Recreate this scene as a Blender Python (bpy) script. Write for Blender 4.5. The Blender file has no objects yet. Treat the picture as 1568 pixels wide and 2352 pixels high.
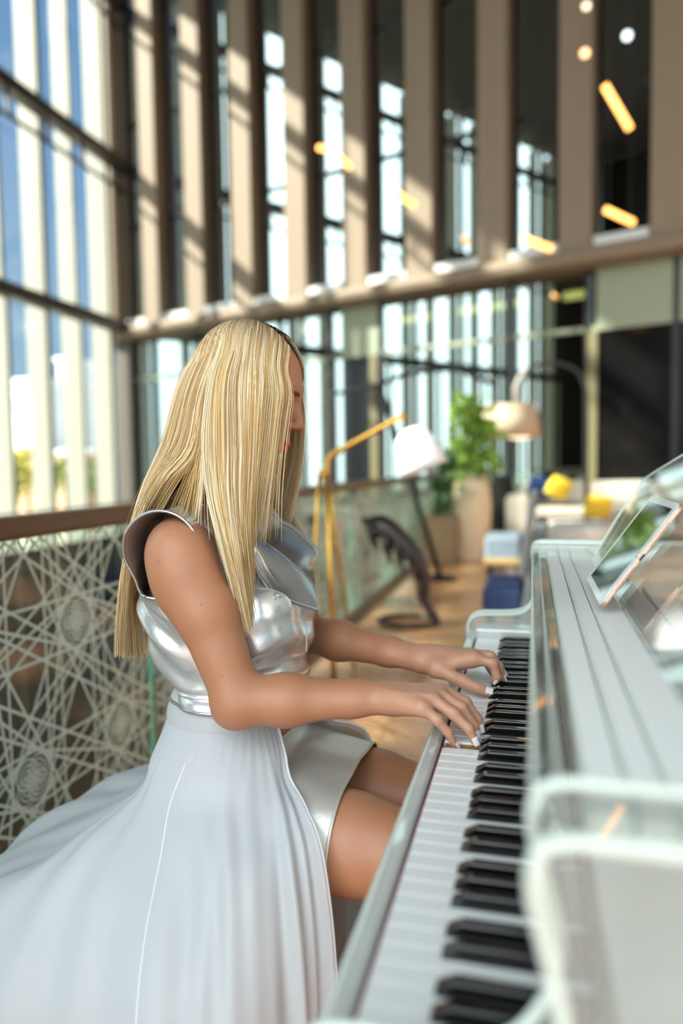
import bpy, bmesh, math, random
import numpy as np
from mathutils import Vector, Matrix
random.seed(7); RNG = np.random.default_rng(11)
PI = math.pi
SC = bpy.context.scene
COL = SC.collection
# ------------------------------------------------------------------ camera frame
FPX = 1650.0; IMW, IMH = 1568.0, 2352.0
EYE = np.array([0.0, 0.0, 1.13])
_y = np.array([438.0, 111.0, -FPX]); _y /= np.linalg.norm(_y)
_z = np.cross(np.array([1.0, 0.0144, 0.0]), _y); _z /= np.linalg.norm(_z)
if _z[1] < 0: _z = -_z
_x = np.cross(_y, _z)
RCW = np.stack([_x, _y, _z], 1)          # world -> camera
def W(px, py, x=None, y=None, z=None):
    """point of the place seen at a photo pixel, on the plane x=, y= or z="""
    d = RCW.T @ np.array([(px - IMW / 2) / FPX, -(py - IMH / 2) / FPX, -1.0])
    if x is not None: t = (x - EYE[0]) / d[0]
    elif y is not None: t = (y - EYE[1]) / d[1]
    else: t = (z - EYE[2]) / d[2]
    return EYE + d * t
cam = bpy.data.cameras.new('camera'); camo = bpy.data.objects.new('camera', cam); COL.objects.link(camo)
cam.sensor_fit = 'HORIZONTAL'; cam.sensor_width = 24.0; cam.lens = 24.0 * FPX / IMW
cam.clip_start = 0.02; cam.clip_end = 600
m4 = Matrix.Identity(4)
for r in range(3):
    for c in range(3): m4[r][c] = RCW[c][r]
m4[0][3], m4[1][3], m4[2][3] = EYE
camo.matrix_world = m4
cam.dof.use_dof = True; cam.dof.focus_distance = 1.13; cam.dof.aperture_fstop = 1.5
SC.camera = camo
# ------------------------------------------------------------------ materials
def s2l(c):
    return tuple(((v / 12.92) if v <= 0.04045 else ((v + 0.055) / 1.055) ** 2.4) for v in c)
def rgb(r, g, b): return s2l((r / 255, g / 255, b / 255))
def newmat(name):
    m = bpy.data.materials.new(name); m.use_nodes = True
    return m, m.node_tree.nodes, m.node_tree.links
def setp(b, **k):
    names = dict(color='Base Color', rough='Roughness', metal='Metallic', trans='Transmission Weight', ior='IOR', coat='Coat Weight',
                 sheen='Sheen Weight', sss='Subsurface Weight', emit='Emission Strength', ecol='Emission Color', spec='Specular IOR Level', alpha='Alpha', aniso='Anisotropic', crough='Coat Roughness')
    for a, v in k.items():
        if isinstance(v, tuple) and len(v) == 3: v = (*v, 1.0)
        b.inputs[names[a]].default_value = v
MATS = {}
def mat(name, color, rough=0.5, metal=0.0, noise=0.0, nscale=20.0, bump=0.0, bscale=60.0, stretch=None, **k):
    if name in MATS: return MATS[name]
    m, N, L = newmat(name); b = N['Principled BSDF']
    setp(b, color=color, rough=rough, metal=metal, **k)
    if noise or bump:
        tc = N.new('ShaderNodeTexCoord'); mp = N.new('ShaderNodeMapping'); L.new(tc.outputs['Object'], mp.inputs['Vector'])
        if stretch: mp.inputs['Scale'].default_value = stretch
    if noise:
        nt = N.new('ShaderNodeTexNoise'); nt.inputs['Scale'].default_value = nscale; nt.inputs['Detail'].default_value = 4
        L.new(mp.outputs['Vector'], nt.inputs['Vector'])
        mx = N.new('ShaderNodeMix'); mx.data_type = 'RGBA'
        mx.inputs['A'].default_value = (*[c * (1 - noise) for c in color], 1); mx.inputs['B'].default_value = (*[min(1, c * (1 + noise)) for c in color], 1)
        L.new(nt.outputs['Fac'], mx.inputs['Factor']); L.new(mx.outputs['Result'], b.inputs['Base Color'])
    if bump:
        n2 = N.new('ShaderNodeTexNoise'); n2.inputs['Scale'].default_value = bscale; n2.inputs['Detail'].default_value = 3
        L.new(mp.outputs['Vector'], n2.inputs['Vector'])
        bp = N.new('ShaderNodeBump'); bp.inputs['Strength'].default_value = bump; bp.inputs['Distance'].default_value = 0.01
        L.new(n2.outputs['Fac'], bp.inputs['Height']); L.new(bp.outputs['Normal'], b.inputs['Normal'])
    MATS[name] = m
    return m
def fresnel(N, L, ior):
    """fresnel that treats both faces of a thin solid sheet alike"""
    g = N.new('ShaderNodeNewGeometry'); mr = N.new('ShaderNodeMapRange'); mr.inputs['To Min'].default_value = ior; mr.inputs['To Max'].default_value = 1 / ior
    L.new(g.outputs['Backfacing'], mr.inputs['Value']); f = N.new('ShaderNodeFresnel'); L.new(mr.outputs['Result'], f.inputs['IOR']); return f
def glassmat(name, tint, base=0.04, fres=1.0, rough=0.0, gtint=(1, 1, 1)):
    """a thin clear sheet: fresnel mix of straight-through light and reflection"""
    if name in MATS: return MATS[name]
    m, N, L = newmat(name); N.remove(N['Principled BSDF']); out = N['Material Output']
    t = N.new('ShaderNodeBsdfTransparent'); t.inputs['Color'].default_value = (*tint, 1)
    g = N.new('ShaderNodeBsdfGlossy'); g.inputs['Color'].default_value = (*gtint, 1); g.inputs['Roughness'].default_value = rough
    f = fresnel(N, L, 1.5)
    ma = N.new('ShaderNodeMath'); ma.operation = 'MULTIPLY_ADD'; ma.inputs[1].default_value = fres; ma.inputs[2].default_value = base; ma.use_clamp = True
    L.new(f.outputs['Fac'], ma.inputs[0])
    mx = N.new('ShaderNodeMixShader'); L.new(ma.outputs[0], mx.inputs['Fac']); L.new(t.outputs[0], mx.inputs[1]); L.new(g.outputs[0], mx.inputs[2])
    L.new(mx.outputs[0], out.inputs['Surface'])
    MATS[name] = m
    return m
# ------------------------------------------------------------------ mesh building
class MB:
    def __init__(s): s.v = []; s.f = []; s.mi = []; s.cur = 0
    def add(s, vs, fs):
        o = len(s.v); s.v.extend([tuple(map(float, p)) for p in vs]); s.f.extend([tuple(i + o for i in f) for f in fs]); s.mi.extend([s.cur] * len(fs)); return s
    def box(s, x0, x1, y0, y1, z0, z1, M=None):
        vs = [(x, y, z) for x in (x0, x1) for y in (y0, y1) for z in (z0, z1)]
        if M is not None: vs = [tuple(M @ Vector(p)) for p in vs]
        return s.add(vs, [(0, 1, 3, 2), (4, 6, 7, 5), (0, 4, 5, 1), (2, 3, 7, 6), (0, 2, 6, 4), (1, 5, 7, 3)])
    def tube(s, path, r, n=10, caps=True, flat=1.0):
        P = np.array(path, float); m = len(P)
        R = np.full(m, r, float) if np.isscalar(r) else np.array(r, float)
        T = np.gradient(P, axis=0) if m > 2 else np.repeat((P[1] - P[0])[None], 2, 0)
        T /= np.linalg.norm(T, axis=1)[:, None] + 1e-12
        a = np.array([0, 0, 1.0]) if abs(T[0][2]) < 0.9 else np.array([1.0, 0, 0])
        u = np.cross(T[0], a); u /= np.linalg.norm(u); vs = []
        for i in range(m):
            u = u - T[i] * (u @ T[i]); u /= np.linalg.norm(u) + 1e-12; w = np.cross(T[i], u)
            for j in range(n):
                an = 2 * PI * j / n; vs.append(P[i] + R[i] * (math.cos(an) * u + flat * math.sin(an) * w))
        fs = [(i * n + j, i * n + (j + 1) % n, (i + 1) * n + (j + 1) % n, (i + 1) * n + j) for i in range(m - 1) for j in range(n)]
        if caps: fs += [tuple(reversed(range(n))), tuple((m - 1) * n + j for j in range(n))]
        return s.add(vs, fs)
    def lathe(s, prof, c=(0, 0, 0), n=24, M=None, caps=True):
        vs = []
        for (r, z) in prof:
            for j in range(n):
                a = 2 * PI * j / n; vs.append((c[0] + r * math.cos(a), c[1] + r * math.sin(a), c[2] + z))
        if M is not None: vs = [tuple(M @ Vector(p)) for p in vs]
        m = len(prof)
        fs = [(i * n + j, i * n + (j + 1) % n, (i + 1) * n + (j + 1) % n, (i + 1) * n + j) for i in range(m - 1) for j in range(n)]
        if caps: fs += [tuple(reversed(range(n))), tuple((m - 1) * n + j for j in range(n))]
        return s.add(vs, fs)
    def ball(s, c, r, n=14, m=9):
        r = (r, r, r) if np.isscalar(r) else r
        return s.lathe([(math.sin(PI * i / m) * 1.0 + 1e-6, -math.cos(PI * i / m)) for i in range(m + 1)], n=n,
                       M=Matrix.Translation(Vector(c)) @ Matrix.Diagonal((*r, 1)), caps=False)
    def prism(s, poly, axis, a0, a1):
        """poly in the two other axes (order x,y,z without axis), extruded a0..a1"""
        n = len(poly); vs = []
        for a in (a0, a1):
            for (p, q) in poly:
                vs.append((a, p, q) if axis == 0 else (p, a, q) if axis == 1 else (p, q, a))
        fs = [(j, (j + 1) % n, n + (j + 1) % n, n + j) for j in range(n)] + [tuple(reversed(range(n))), tuple(range(n, 2 * n))]
        return s.add(vs, fs)
    def grid(s, G, closed_u=False):
        G = np.asarray(G, float); nu, nv = G.shape[:2]
        vs = G.reshape(-1, 3); fs = []
        for i in range(nu if closed_u else nu - 1):
            for j in range(nv - 1):
                i2 = (i + 1) % nu; fs.append((i * nv + j, i2 * nv + j, i2 * nv + j + 1, i * nv + j + 1))
        return s.add(vs, fs)
    def obj(s, name, m, parent=None, smooth=False, bevel=0, segs=2, solid=0, sub=0, autos=None, **tags):
        me = bpy.data.meshes.new(name); me.from_pydata(s.v, [], s.f); me.update()
        ms = m if isinstance(m, (list, tuple)) else [m]
        for x in ms: me.materials.append(x)
        if len(ms) > 1: me.polygons.foreach_set('material_index', s.mi)
        bm = bmesh.new(); bm.from_mesh(me); bmesh.ops.recalc_face_normals(bm, faces=bm.faces); bm.to_mesh(me); bm.free()
        if smooth: me.polygons.foreach_set('use_smooth', [True] * len(me.polygons))
        o = bpy.data.objects.new(name, me); COL.objects.link(o)
        if autos and smooth:
            try: me.set_sharp_from_angle(angle=autos)
            except Exception: pass
        if solid: md = o.modifiers.new('s', 'SOLIDIFY'); md.thickness = solid; md.offset = 0
        if bevel: md = o.modifiers.new('b', 'BEVEL'); md.width = bevel; md.segments = segs; md.limit_method = 'ANGLE'
        if sub: md = o.modifiers.new('u', 'SUBSURF'); md.levels = sub; md.render_levels = sub
        if parent is not None: attach(o, parent)
        for k, v in tags.items(): o[k] = v
        return o
def attach(o, parent):
    o.parent = parent; o.matrix_parent_inverse = parent_world(parent).inverted()
def parent_world(p):
    m = Matrix.LocRotScale(p.location, p.rotation_euler, p.scale)
    return m if p.parent is None else parent_world(p.parent) @ p.matrix_parent_inverse @ m
def thing(name, label, cat, loc=(0, 0, 0), group=None):
    o = bpy.data.objects.new(name, None); COL.objects.link(o); o.location = loc; o.empty_display_size = 0.1
    o['label'] = label; o['category'] = cat
    if group: o['group'] = group
    return o
def tag(o, label, cat, group=None):
    o['label'] = label; o['category'] = cat
    if group: o['group'] = group
    return o
def structure(o): o['kind'] = 'structure'; return o
def smoothpath(pts, n):
    """Catmull-Rom through the points, n samples"""
    P = np.array(pts, float); k = len(P); P = np.vstack([2 * P[0] - P[1], P, 2 * P[-1] - P[-2]])
    t = np.linspace(0, k - 1 - 1e-9, n); i = t.astype(int); u = (t - i)[:, None]
    a, b, c, d = P[i], P[i + 1], P[i + 2], P[i + 3]
    return 0.5 * (2 * b + (c - a) * u + (2 * a - 5 * b + 4 * c - d) * u * u + (3 * b - a - 3 * c + d) * u ** 3)
# ================================================================== THE SETTING
M_beige = mat('fin_plaster', rgb(142, 124, 104), 0.7, noise=0.06, nscale=3)
M_dark = mat('dark_steel', rgb(52, 45, 38), 0.45, noise=0.08, nscale=4)
M_blackm = mat('black_mullion', rgb(30, 30, 29), 0.4)
M_cream = mat('cream_fin', rgb(156, 153, 139), 0.6, noise=0.03, nscale=2)
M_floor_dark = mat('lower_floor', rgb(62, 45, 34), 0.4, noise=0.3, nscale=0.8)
M_greenp = mat('green_spandrel', rgb(150, 158, 132), 0.5, noise=0.04)
M_inner = mat('interior_dark', rgb(44, 40, 36), 0.8, noise=0.1)
M_white = mat('white_paint', rgb(228, 228, 224), 0.6)
M_ceil = mat('ceiling_panel', rgb(62, 57, 52), 0.8, noise=0.05)
G_wall = glassmat('facade_glass_clear', (0.93, 0.97, 0.97), base=0.0, fres=0.8)
G_coat = glassmat('coated_glass', (0.30, 0.36, 0.36), base=0.50, fres=0.5, gtint=(0.90, 1.0, 1.0))
G_coat2 = glassmat('storefront_glass', (0.40, 0.46, 0.43), base=0.46, fres=0.5, gtint=(0.90, 1.0, 0.97))
G_rail = glassmat('railing_glass', (0.86, 0.95, 0.90), base=0.02, fres=0.8)

def woodfloor():
    m, N, L = newmat('orange_wood_floor'); b = N['Principled BSDF']
    g = N.new('ShaderNodeNewGeometry'); mp = N.new('ShaderNodeMapping'); L.new(g.outputs['Position'], mp.inputs['Vector'])
    mp.inputs['Rotation'].default_value = (0, 0, 0.35)
    br = N.new('ShaderNodeTexBrick'); br.inputs['Scale'].default_value = 1.0; br.inputs['Brick Width'].default_value = 1.2; br.inputs['Row Height'].default_value = 0.16
    br.inputs['Mortar Size'].default_value = 0.004
    br.inputs['Color1'].default_value = (*rgb(212, 154, 114), 1); br.inputs['Color2'].default_value = (*rgb(184, 126, 90), 1); br.inputs['Mortar'].default_value = (*rgb(90, 55, 35), 1)
    L.new(mp.outputs['Vector'], br.inputs['Vector'])
    n = N.new('ShaderNodeTexNoise'); n.inputs['Scale'].default_value = 1.3; n.inputs['Detail'].default_value = 5; L.new(mp.outputs['Vector'], n.inputs['Vector'])
    mx = N.new('ShaderNodeMix'); mx.data_type = 'RGBA'; mx.blend_type = 'OVERLAY'; mx.inputs['Factor'].default_value = 0.5
    L.new(br.outputs['Color'], mx.inputs['A']); L.new(n.outputs['Fac'], mx.inputs['B']); L.new(mx.outputs['Result'], b.inputs['Base Color'])
    setp(b, rough=0.22, coat=0.3, crough=0.15)
    return m
M_wood = woodfloor()
XL = -9.8; ZT = 13.5; ZLOW = -4.6; RAILX = -1.3
# balcony floor, lower floor, ceiling, right wall
structure(MB().box(RAILX - 0.06, 7.2, -4.6, 13.6, -0.35, 0.0).obj('floor', M_wood))
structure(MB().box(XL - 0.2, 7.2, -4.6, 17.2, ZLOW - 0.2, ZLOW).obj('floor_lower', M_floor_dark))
structure(MB().box(RAILX, 7.0, 13.55, 13.7, ZLOW, 0.0).obj('wall_under', M_inner))
structure(MB().box(XL - 0.4, 7.4, -4.6, 17.4, ZT + 0.05, ZT + 0.4).obj('ceiling', M_ceil))
structure(MB().box(7.0, 7.2, -4.6, 13.6, 0.0, ZT).obj('wall_right', M_white))
structure(MB().box(XL - 0.75, XL + 0.1, -4.4, -2.2, ZLOW, ZT).obj('wall_left', M_inner))  # opaque wall end, lengthened out of view to keep sun off the piano
# unseen wall behind the camera, its one big window added to light the woman
YF = -4.4
wf = MB().box(XL - 0.2, -5.0, YF - 0.2, YF, ZLOW, ZT).box(4.6, 7.2, YF - 0.2, YF, ZLOW, ZT).box(-5.0, 4.6, YF - 0.2, YF, ZLOW, 0.1).box(-5.0, 4.6, YF - 0.2, YF, 10.8, ZT)
structure(wf.obj('wall_front_added', M_inner))
wfr = MB()
for xx in np.linspace(-5.0, 4.6, 6): wfr.box(xx - 0.05, xx + 0.05, YF - 0.15, YF - 0.03, 0.1, 10.8)
for zz in (0.15, 3.7, 7.3, 10.75): wfr.box(-5.0, 4.6, YF - 0.15, YF - 0.03, zz - 0.05, zz + 0.05)
wn = structure(wfr.obj('window_50', M_blackm))
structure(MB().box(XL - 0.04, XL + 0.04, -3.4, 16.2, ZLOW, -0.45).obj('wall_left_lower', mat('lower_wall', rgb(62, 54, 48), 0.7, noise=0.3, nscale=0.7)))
# ---- left curtain wall: outer vertical fins, steel transoms, cream mullions, one glass plane per bay
fin = None
k = 0
y = -3.27
while y < 16.3:
    m = MB().box(XL - 0.54, XL - 0.14, y - 0.05, y + 0.05, ZLOW, ZT)
    o = structure(m.obj('trim_fin', M_cream)); k += 1
    y += 1.18
for i, y in enumerate(np.arange(-3.41, 16.4, 2.36)):
    structure(MB().box(XL - 0.10, XL + 0.06, y - 0.07, y + 0.07, ZLOW, ZT).obj('trim_mullion', M_cream if i % 2 else M_cream))
for i, y in enumerate(np.arange(-3.41 + 1.18, 16.0, 2.36)):
    structure(MB().box(XL - 0.06, XL + 0.05, y - 0.05, y + 0.05, ZLOW, 4.5).obj('trim_mullion', M_cream))
for z, h, d in ((4.55, 0.26, 0.30), (8.42, 0.26, 0.30), (12.2, 0.22, 0.25), (0.2, 0.22, 0.2)):
    structure(MB().box(XL + 0.06, XL + 0.06 + d, -3.4, 16.2, z - h / 2, z + h / 2).obj('trim_transom', M_dark, bevel=0.02))
for z in (7.85, 11.7):
    t = MB().tube([(XL + 0.2, -3.4, z), (XL + 0.2, 16.2, z)], 0.045, 8)
    for y in np.arange(-2.2, 16, 1.18): t.box(XL + 0.16, XL + 0.24, y - 0.02, y + 0.02, z, z + 0.5)
    structure(t.obj('trim_tie_rod', M_dark))
for i, y in enumerate(np.arange(-3.41, 16.2, 4.72)):
    structure(MB().box(XL - 0.03, XL - 0.01, y, min(y + 4.72, 16.25), ZLOW, ZT).obj('window_%d' % (i + 1), G_wall))
structure(MB().box(XL - 0.2, XL + 0.25, 16.0, 16.4, ZLOW, ZT).obj('trim_corner', mat('corner_steel', rgb(120, 112, 104), 0.5)))
# ---- back wall, turned 18 degrees
WO = np.array([-10.0, 16.3]); WE = np.array([0.951, -0.309]); WN = np.array([-0.309, -0.951])
def wm(s, off, z): p = WO + WE * s + WN * off; return (p[0], p[1], z)
def wbox(m, s0, s1, o0, o1, z0, z1):
    vs = [wm(s, o, z) for s in (s0, s1) for o in (o0, o1) for z in (z0, z1)]
    return m.add(vs, [(0, 1, 3, 2), (4, 6, 7, 5), (0, 4, 5, 1), (2, 3, 7, 6), (0, 2, 6, 4), (1, 5, 7, 3)])
SEND = 15.4
for i in range(11):
    c = 0.12 + 1.40 * i
    structure(wbox(MB(), c - 0.27, c + 0.27, -0.05, 0.36, 4.55, ZT).obj('trim_column', M_beige, bevel=0.03))
    if i < 10:
        w = structure(wbox(MB(), c + 0.27, c + 1.13, 0.0, 0.02, 4.62, ZT).obj('window_%d' % (10 + i), G_coat))
        fr = MB()
        for z in (4.66, 7.0, 9.4, 11.8): wbox(fr, c + 0.27, c + 1.13, -0.03, 0.05, z - 0.05, z + 0.05)
        wbox(fr, c + 0.27, c + 0.33, -0.03, 0.06, 4.6, ZT); wbox(fr, c + 1.07, c + 1.13, -0.03, 0.06, 4.6, ZT)
        fr.obj('window_frame', M_blackm, parent=w)
        structure(wbox(MB(), c + 0.29, c + 1.11, 0.08, 0.34, 4.6, 4.74).obj('trim_sill', M_white))
# rounded ledge
pr = [(-0.1, 4.30), (0.42, 4.30), (0.50, 4.34), (0.54, 4.44), (0.50, 4.54), (0.42, 4.58), (-0.1, 4.58)]
led = MB(); n = len(pr)
led.add([wm(s, o, z) for s in (-0.3, SEND) for (o, z) in pr], [(j, (j + 1) % n, n + (j + 1) % n, n + j) for j in range(n)] + [tuple(range(n)), tuple(range(n, 2 * n))])
structure(led.obj('trim_ledge', M_beige))
# storefront below the ledge
for i, (a, b) in enumerate(((0.3, 2.6), (2.6, 5.05), (5.05, 6.34), (6.34, 7.52), (7.52, 10.13), (10.13, 11.46), (11.46, 12.80), (12.80, SEND))):
    structure(wbox(MB(), a, b, 0.0, 0.02, ZLOW if a < 8.6 else 0.0, 4.3).obj('window_%d' % (30 + i), G_coat2))
    structure(wbox(MB(), b - 0.05, b + 0.05, -0.05, 0.07, ZLOW if a < 8.6 else 0.0, 4.3).obj('trim_post', M_blackm))
structure(wbox(MB(), 0.3, SEND, -0.04, 0.06, 3.30, 3.38).obj('trim_header', M_greenp))
structure(wbox(MB(), 0.3, SEND, -0.03, 0.10, 0.0, 0.55).obj('baseboard_back', mat('dark_green_base', rgb(58, 66, 60), 0.4)))
for a, b in ((6.62, 7.52), (11.6, 14.2)):   # green panels over the two dark doorways
    structure(wbox(MB(), a, b, 0.03, 0.06, 3.38, 4.3).obj('trim_panel', M_greenp))
    structure(wbox(MB(), a, b, 0.022, 0.05, 0.0, 3.3).obj('door_%d' % (1 if a < 8 else 2), mat('dark_door_glass', rgb(20, 20, 20), 0.12)))
structure(wbox(MB(), 7.28, 7.44, 0.05, 0.09, 0.0, 3.3).obj('trim_jamb', mat('olive_jamb', rgb(120, 112, 78), 0.5)))
structure(wbox(MB(), 11.46, 11.62, 0.05, 0.09, 0.0, 3.3).obj('trim_jamb', MATS['olive_jamb']))
structure(wbox(MB(), -0.4, SEND, -3.2, -3.0, ZLOW, ZT).obj('wall_back', M_inner))
structure(wbox(MB(), -0.3, SEND, -3.0, -0.12, 4.2, 4.45).obj('floor_upper', M_inner))
structure(wbox(MB(), -0.3, 7.4, -3.0, -0.12, -0.3, 0.0).obj('floor_inner', M_inner))
# ---- glass railing with frosted star lattice
rail = thing('glass_railing', 'long glass railing with white star lattice and brown wooden handrail, behind the woman', 'railing', (RAILX, 1.5, 0))
M_rail = mat('brown_handrail', rgb(104, 76, 50), 0.38, noise=0.25, nscale=6, stretch=(1, 0.05, 1))
hp = [(-0.045, -0.028), (0.045, -0.028), (0.052, -0.015), (0.052, 0.012), (0.035, 0.03), (-0.035, 0.03), (-0.052, 0.012), (-0.052, -0.015)]
MB().prism([(RAILX + a, 0.985 + b) for a, b in hp], 1, -1.2, 11.2).obj('handrail', M_rail, parent=rail)
MB().box(RAILX - 0.03, RAILX + 0.03, -1.2, 11.2, 0.0, 0.07).obj('base_channel', mat('brushed_channel', rgb(150, 150, 145), 0.35, 0.9), parent=rail)
M_frost = mat('frosted_line', rgb(214, 228, 216), 0.6)
M_gedge = mat('green_glass_edge', rgb(96, 186, 158), 0.25)
def clip_seg(p, q, a0, a1, b0, b1):
    t0, t1 = 0.0, 1.0; d = (q[0] - p[0], q[1] - p[1])
    for i, (lo, hi) in enumerate(((a0, a1), (b0, b1))):
        if abs(d[i]) < 1e-9:
            if p[i] < lo or p[i] > hi: return None
        else:
            u, v = (lo - p[i]) / d[i], (hi - p[i]) / d[i]
            if u > v: u, v = v, u
            t0, t1 = max(t0, u), min(t1, v)
    if t0 >= t1: return None
    return (p[0] + d[0] * t0, p[1] + d[1] * t0), (p[0] + d[0] * t1, p[1] + d[1] * t1)
SEGS = []; RINGS = []
for ci in range(-14, 40):
    for cj in range(-3, 4):
        if (ci + cj) % 2: continue
        cy, cz = 1.814 + 0.2135 * ci, 0.69 + 0.387 * cj
        if not (-1.6 < cy < 11.6 and -0.4 < cz < 1.4): continue
        r0 = 0.075
        for (ny, nz, inner) in ((0.427, 0.0, 1), (0.2135, 0.387, 1), (-0.2135, 0.387, 1), (0.0, 0.774, 0), (0.6405, 0.387, 0), (-0.6405, 0.387, 0)):
            D = math.hypot(ny, nz); ux, uz = ny / D, nz / D; px_, pz_ = -uz, ux
            for sg in (-1, 1):      # lines grazing the rosettes at both ends
                SEGS.append(((cy + sg * r0 * px_ - ux * 0.05, cz + sg * r0 * pz_ - uz * 0.05), (cy + sg * r0 * px_ + ux * (D + 0.05), cz + sg * r0 * pz_ + uz * (D + 0.05)), 0.0080))
                if inner:
                    sn = 2 * r0 / D; cs = math.sqrt(1 - sn * sn); vx, vz = ux * cs - sg * sn * uz, uz * cs + sg * sn * ux
                    qx, qz = sg * vz * r0, -sg * vx * r0
                    SEGS.append(((cy + qx, cz + qz), (cy + qx + vx * D * cs, cz + qz + vz * D * cs), 0.0080))
        for q in range(4):      # the knot in each rosette
            a = PI / 4 + q * PI / 2; kx, kz = cy + 0.031 * math.cos(a), cz + 0.031 * math.sin(a)
            for rr in (0.040, 0.0265, 0.013): RINGS.append((kx, kz, rr))
py0 = -0.655
while py0 < 11:
    py1 = py0 + 1.45
    g = MB().box(RAILX - 0.006, RAILX + 0.006, py0 + 0.004, py1 - 0.004, 0.05, 0.955)
    gp = g.obj('glass_panel', G_rail, parent=rail)
    MB().box(RAILX - 0.0065, RAILX + 0.0065, py1 - 0.010, py1 - 0.003, 0.05, 0.955).obj('glass_edge', M_gedge, parent=gp)
    lt = MB()
    for (p, q, w) in SEGS:
        c = clip_seg(p, q, py0 + 0.006, py1 - 0.012, 0.07, 0.95)
        if not c: continue
        (a0, b0), (a1, b1) = c; dx, dz = a1 - a0, b1 - b0; ln = math.hypot(dx, dz)
        if ln < 1e-4: continue
        nx, nz = -dz / ln * w / 2, dx / ln * w / 2
        xo = RAILX + 0.0068 + 0.0012 * random.random()
        lt.add([(xo, a0 + nx, b0 + nz), (xo, a1 + nx, b1 + nz), (xo, a1 - nx, b1 - nz), (xo, a0 - nx, b0 - nz)], [(0, 1, 2, 3)])
    for ri, (kx, kz, rr) in enumerate(RINGS):
        if not (py0 + 0.04 < kx < py1 - 0.045 and 0.1 < kz < 0.915): continue
        xo = RAILX + 0.0081 + 0.00005 * (ri % 8); lt.add([(xo, kx + q * math.cos(2 * PI * t / 24), kz + q * math.sin(2 * PI * t / 24)) for q in (rr - 0.0028, rr + 0.0028) for t in range(24)],
               [(t, (t + 1) % 24, 24 + (t + 1) % 24, 24 + t) for t in range(24)])
    lt.obj('lattice_pattern', M_frost, parent=gp)
    py0 = py1
# ================================================================== THE PIANO (clear acrylic grand)
M_key = mat('white_key_top', rgb(232, 234, 233), 0.18, coat=0.4)
M_kwood = mat('key_wood', rgb(150, 108, 62), 0.6, noise=0.2, nscale=40)
M_bkey = mat('black_key', rgb(12, 12, 13), 0.16, coat=0.5)
M_felt = mat('red_felt', rgb(134, 60, 76), 0.9)
M_bed = mat('white_keybed', rgb(222, 226, 224), 0.3)
def acryl(name, tint, base=0.05, haze=0.12, rough=0.03):
    """clear acrylic: mostly see-through with surface reflection and a little milky scatter"""
    if name in MATS: return MATS[name]
    m, N, L = newmat(name); N.remove(N['Principled BSDF']); out = N['Material Output']
    t = N.new('ShaderNodeBsdfTransparent'); t.inputs['Color'].default_value = (*tint, 1)
    d = N.new('ShaderNodeBsdfDiffuse'); d.inputs['Color'].default_value = (0.93, 0.97, 0.95, 1)
    g = N.new('ShaderNodeBsdfGlossy'); g.inputs['Roughness'].default_value = rough
    f = fresnel(N, L, 1.49)
    ma = N.new('ShaderNodeMath'); ma.operation = 'ADD'; ma.inputs[1].default_value = base; L.new(f.outputs['Fac'], ma.inputs[0]); ma.use_clamp = True
    m1 = N.new('ShaderNodeMixShader'); m1.inputs['Fac'].default_value = haze; L.new(t.outputs[0], m1.inputs[1]); L.new(d.outputs[0], m1.inputs[2])
    m2 = N.new('ShaderNodeMixShader'); L.new(ma.outputs[0], m2.inputs['Fac']); L.new(m1.outputs[0], m2.inputs[1]); L.new(g.outputs[0], m2.inputs[2])
    L.new(m2.outputs[0], out.inputs['Surface']); MATS[name] = m
    return m
A_clear = acryl('clear_acrylic', (0.97, 0.99, 0.98), 0.04, 0.06)
A_edge = acryl('milky_acrylic_edge', (0.86, 0.94, 0.89), 0.10, 0.55)
A_mid = acryl('cloudy_acrylic', (0.93, 0.97, 0.95), 0.08, 0.62)
A_strip = acryl('frosted_acrylic', (0.93, 0.97, 0.95), 0.0, 0.95, 0.3)
A_cheek = acryl('cheek_acrylic', (0.94, 0.98, 0.96), 0.06, 0.12)
piano = thing('grand_piano', 'transparent acrylic grand piano the woman plays, with white and black keys', 'piano', (0.5, 1.0, 0))
ZK = 0.736; Y0 = 0.4205; WK = 0.0235; XF = -0.1205; XB = 0.045; XT = -0.0700
Y1 = Y0 + 52 * WK
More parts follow.
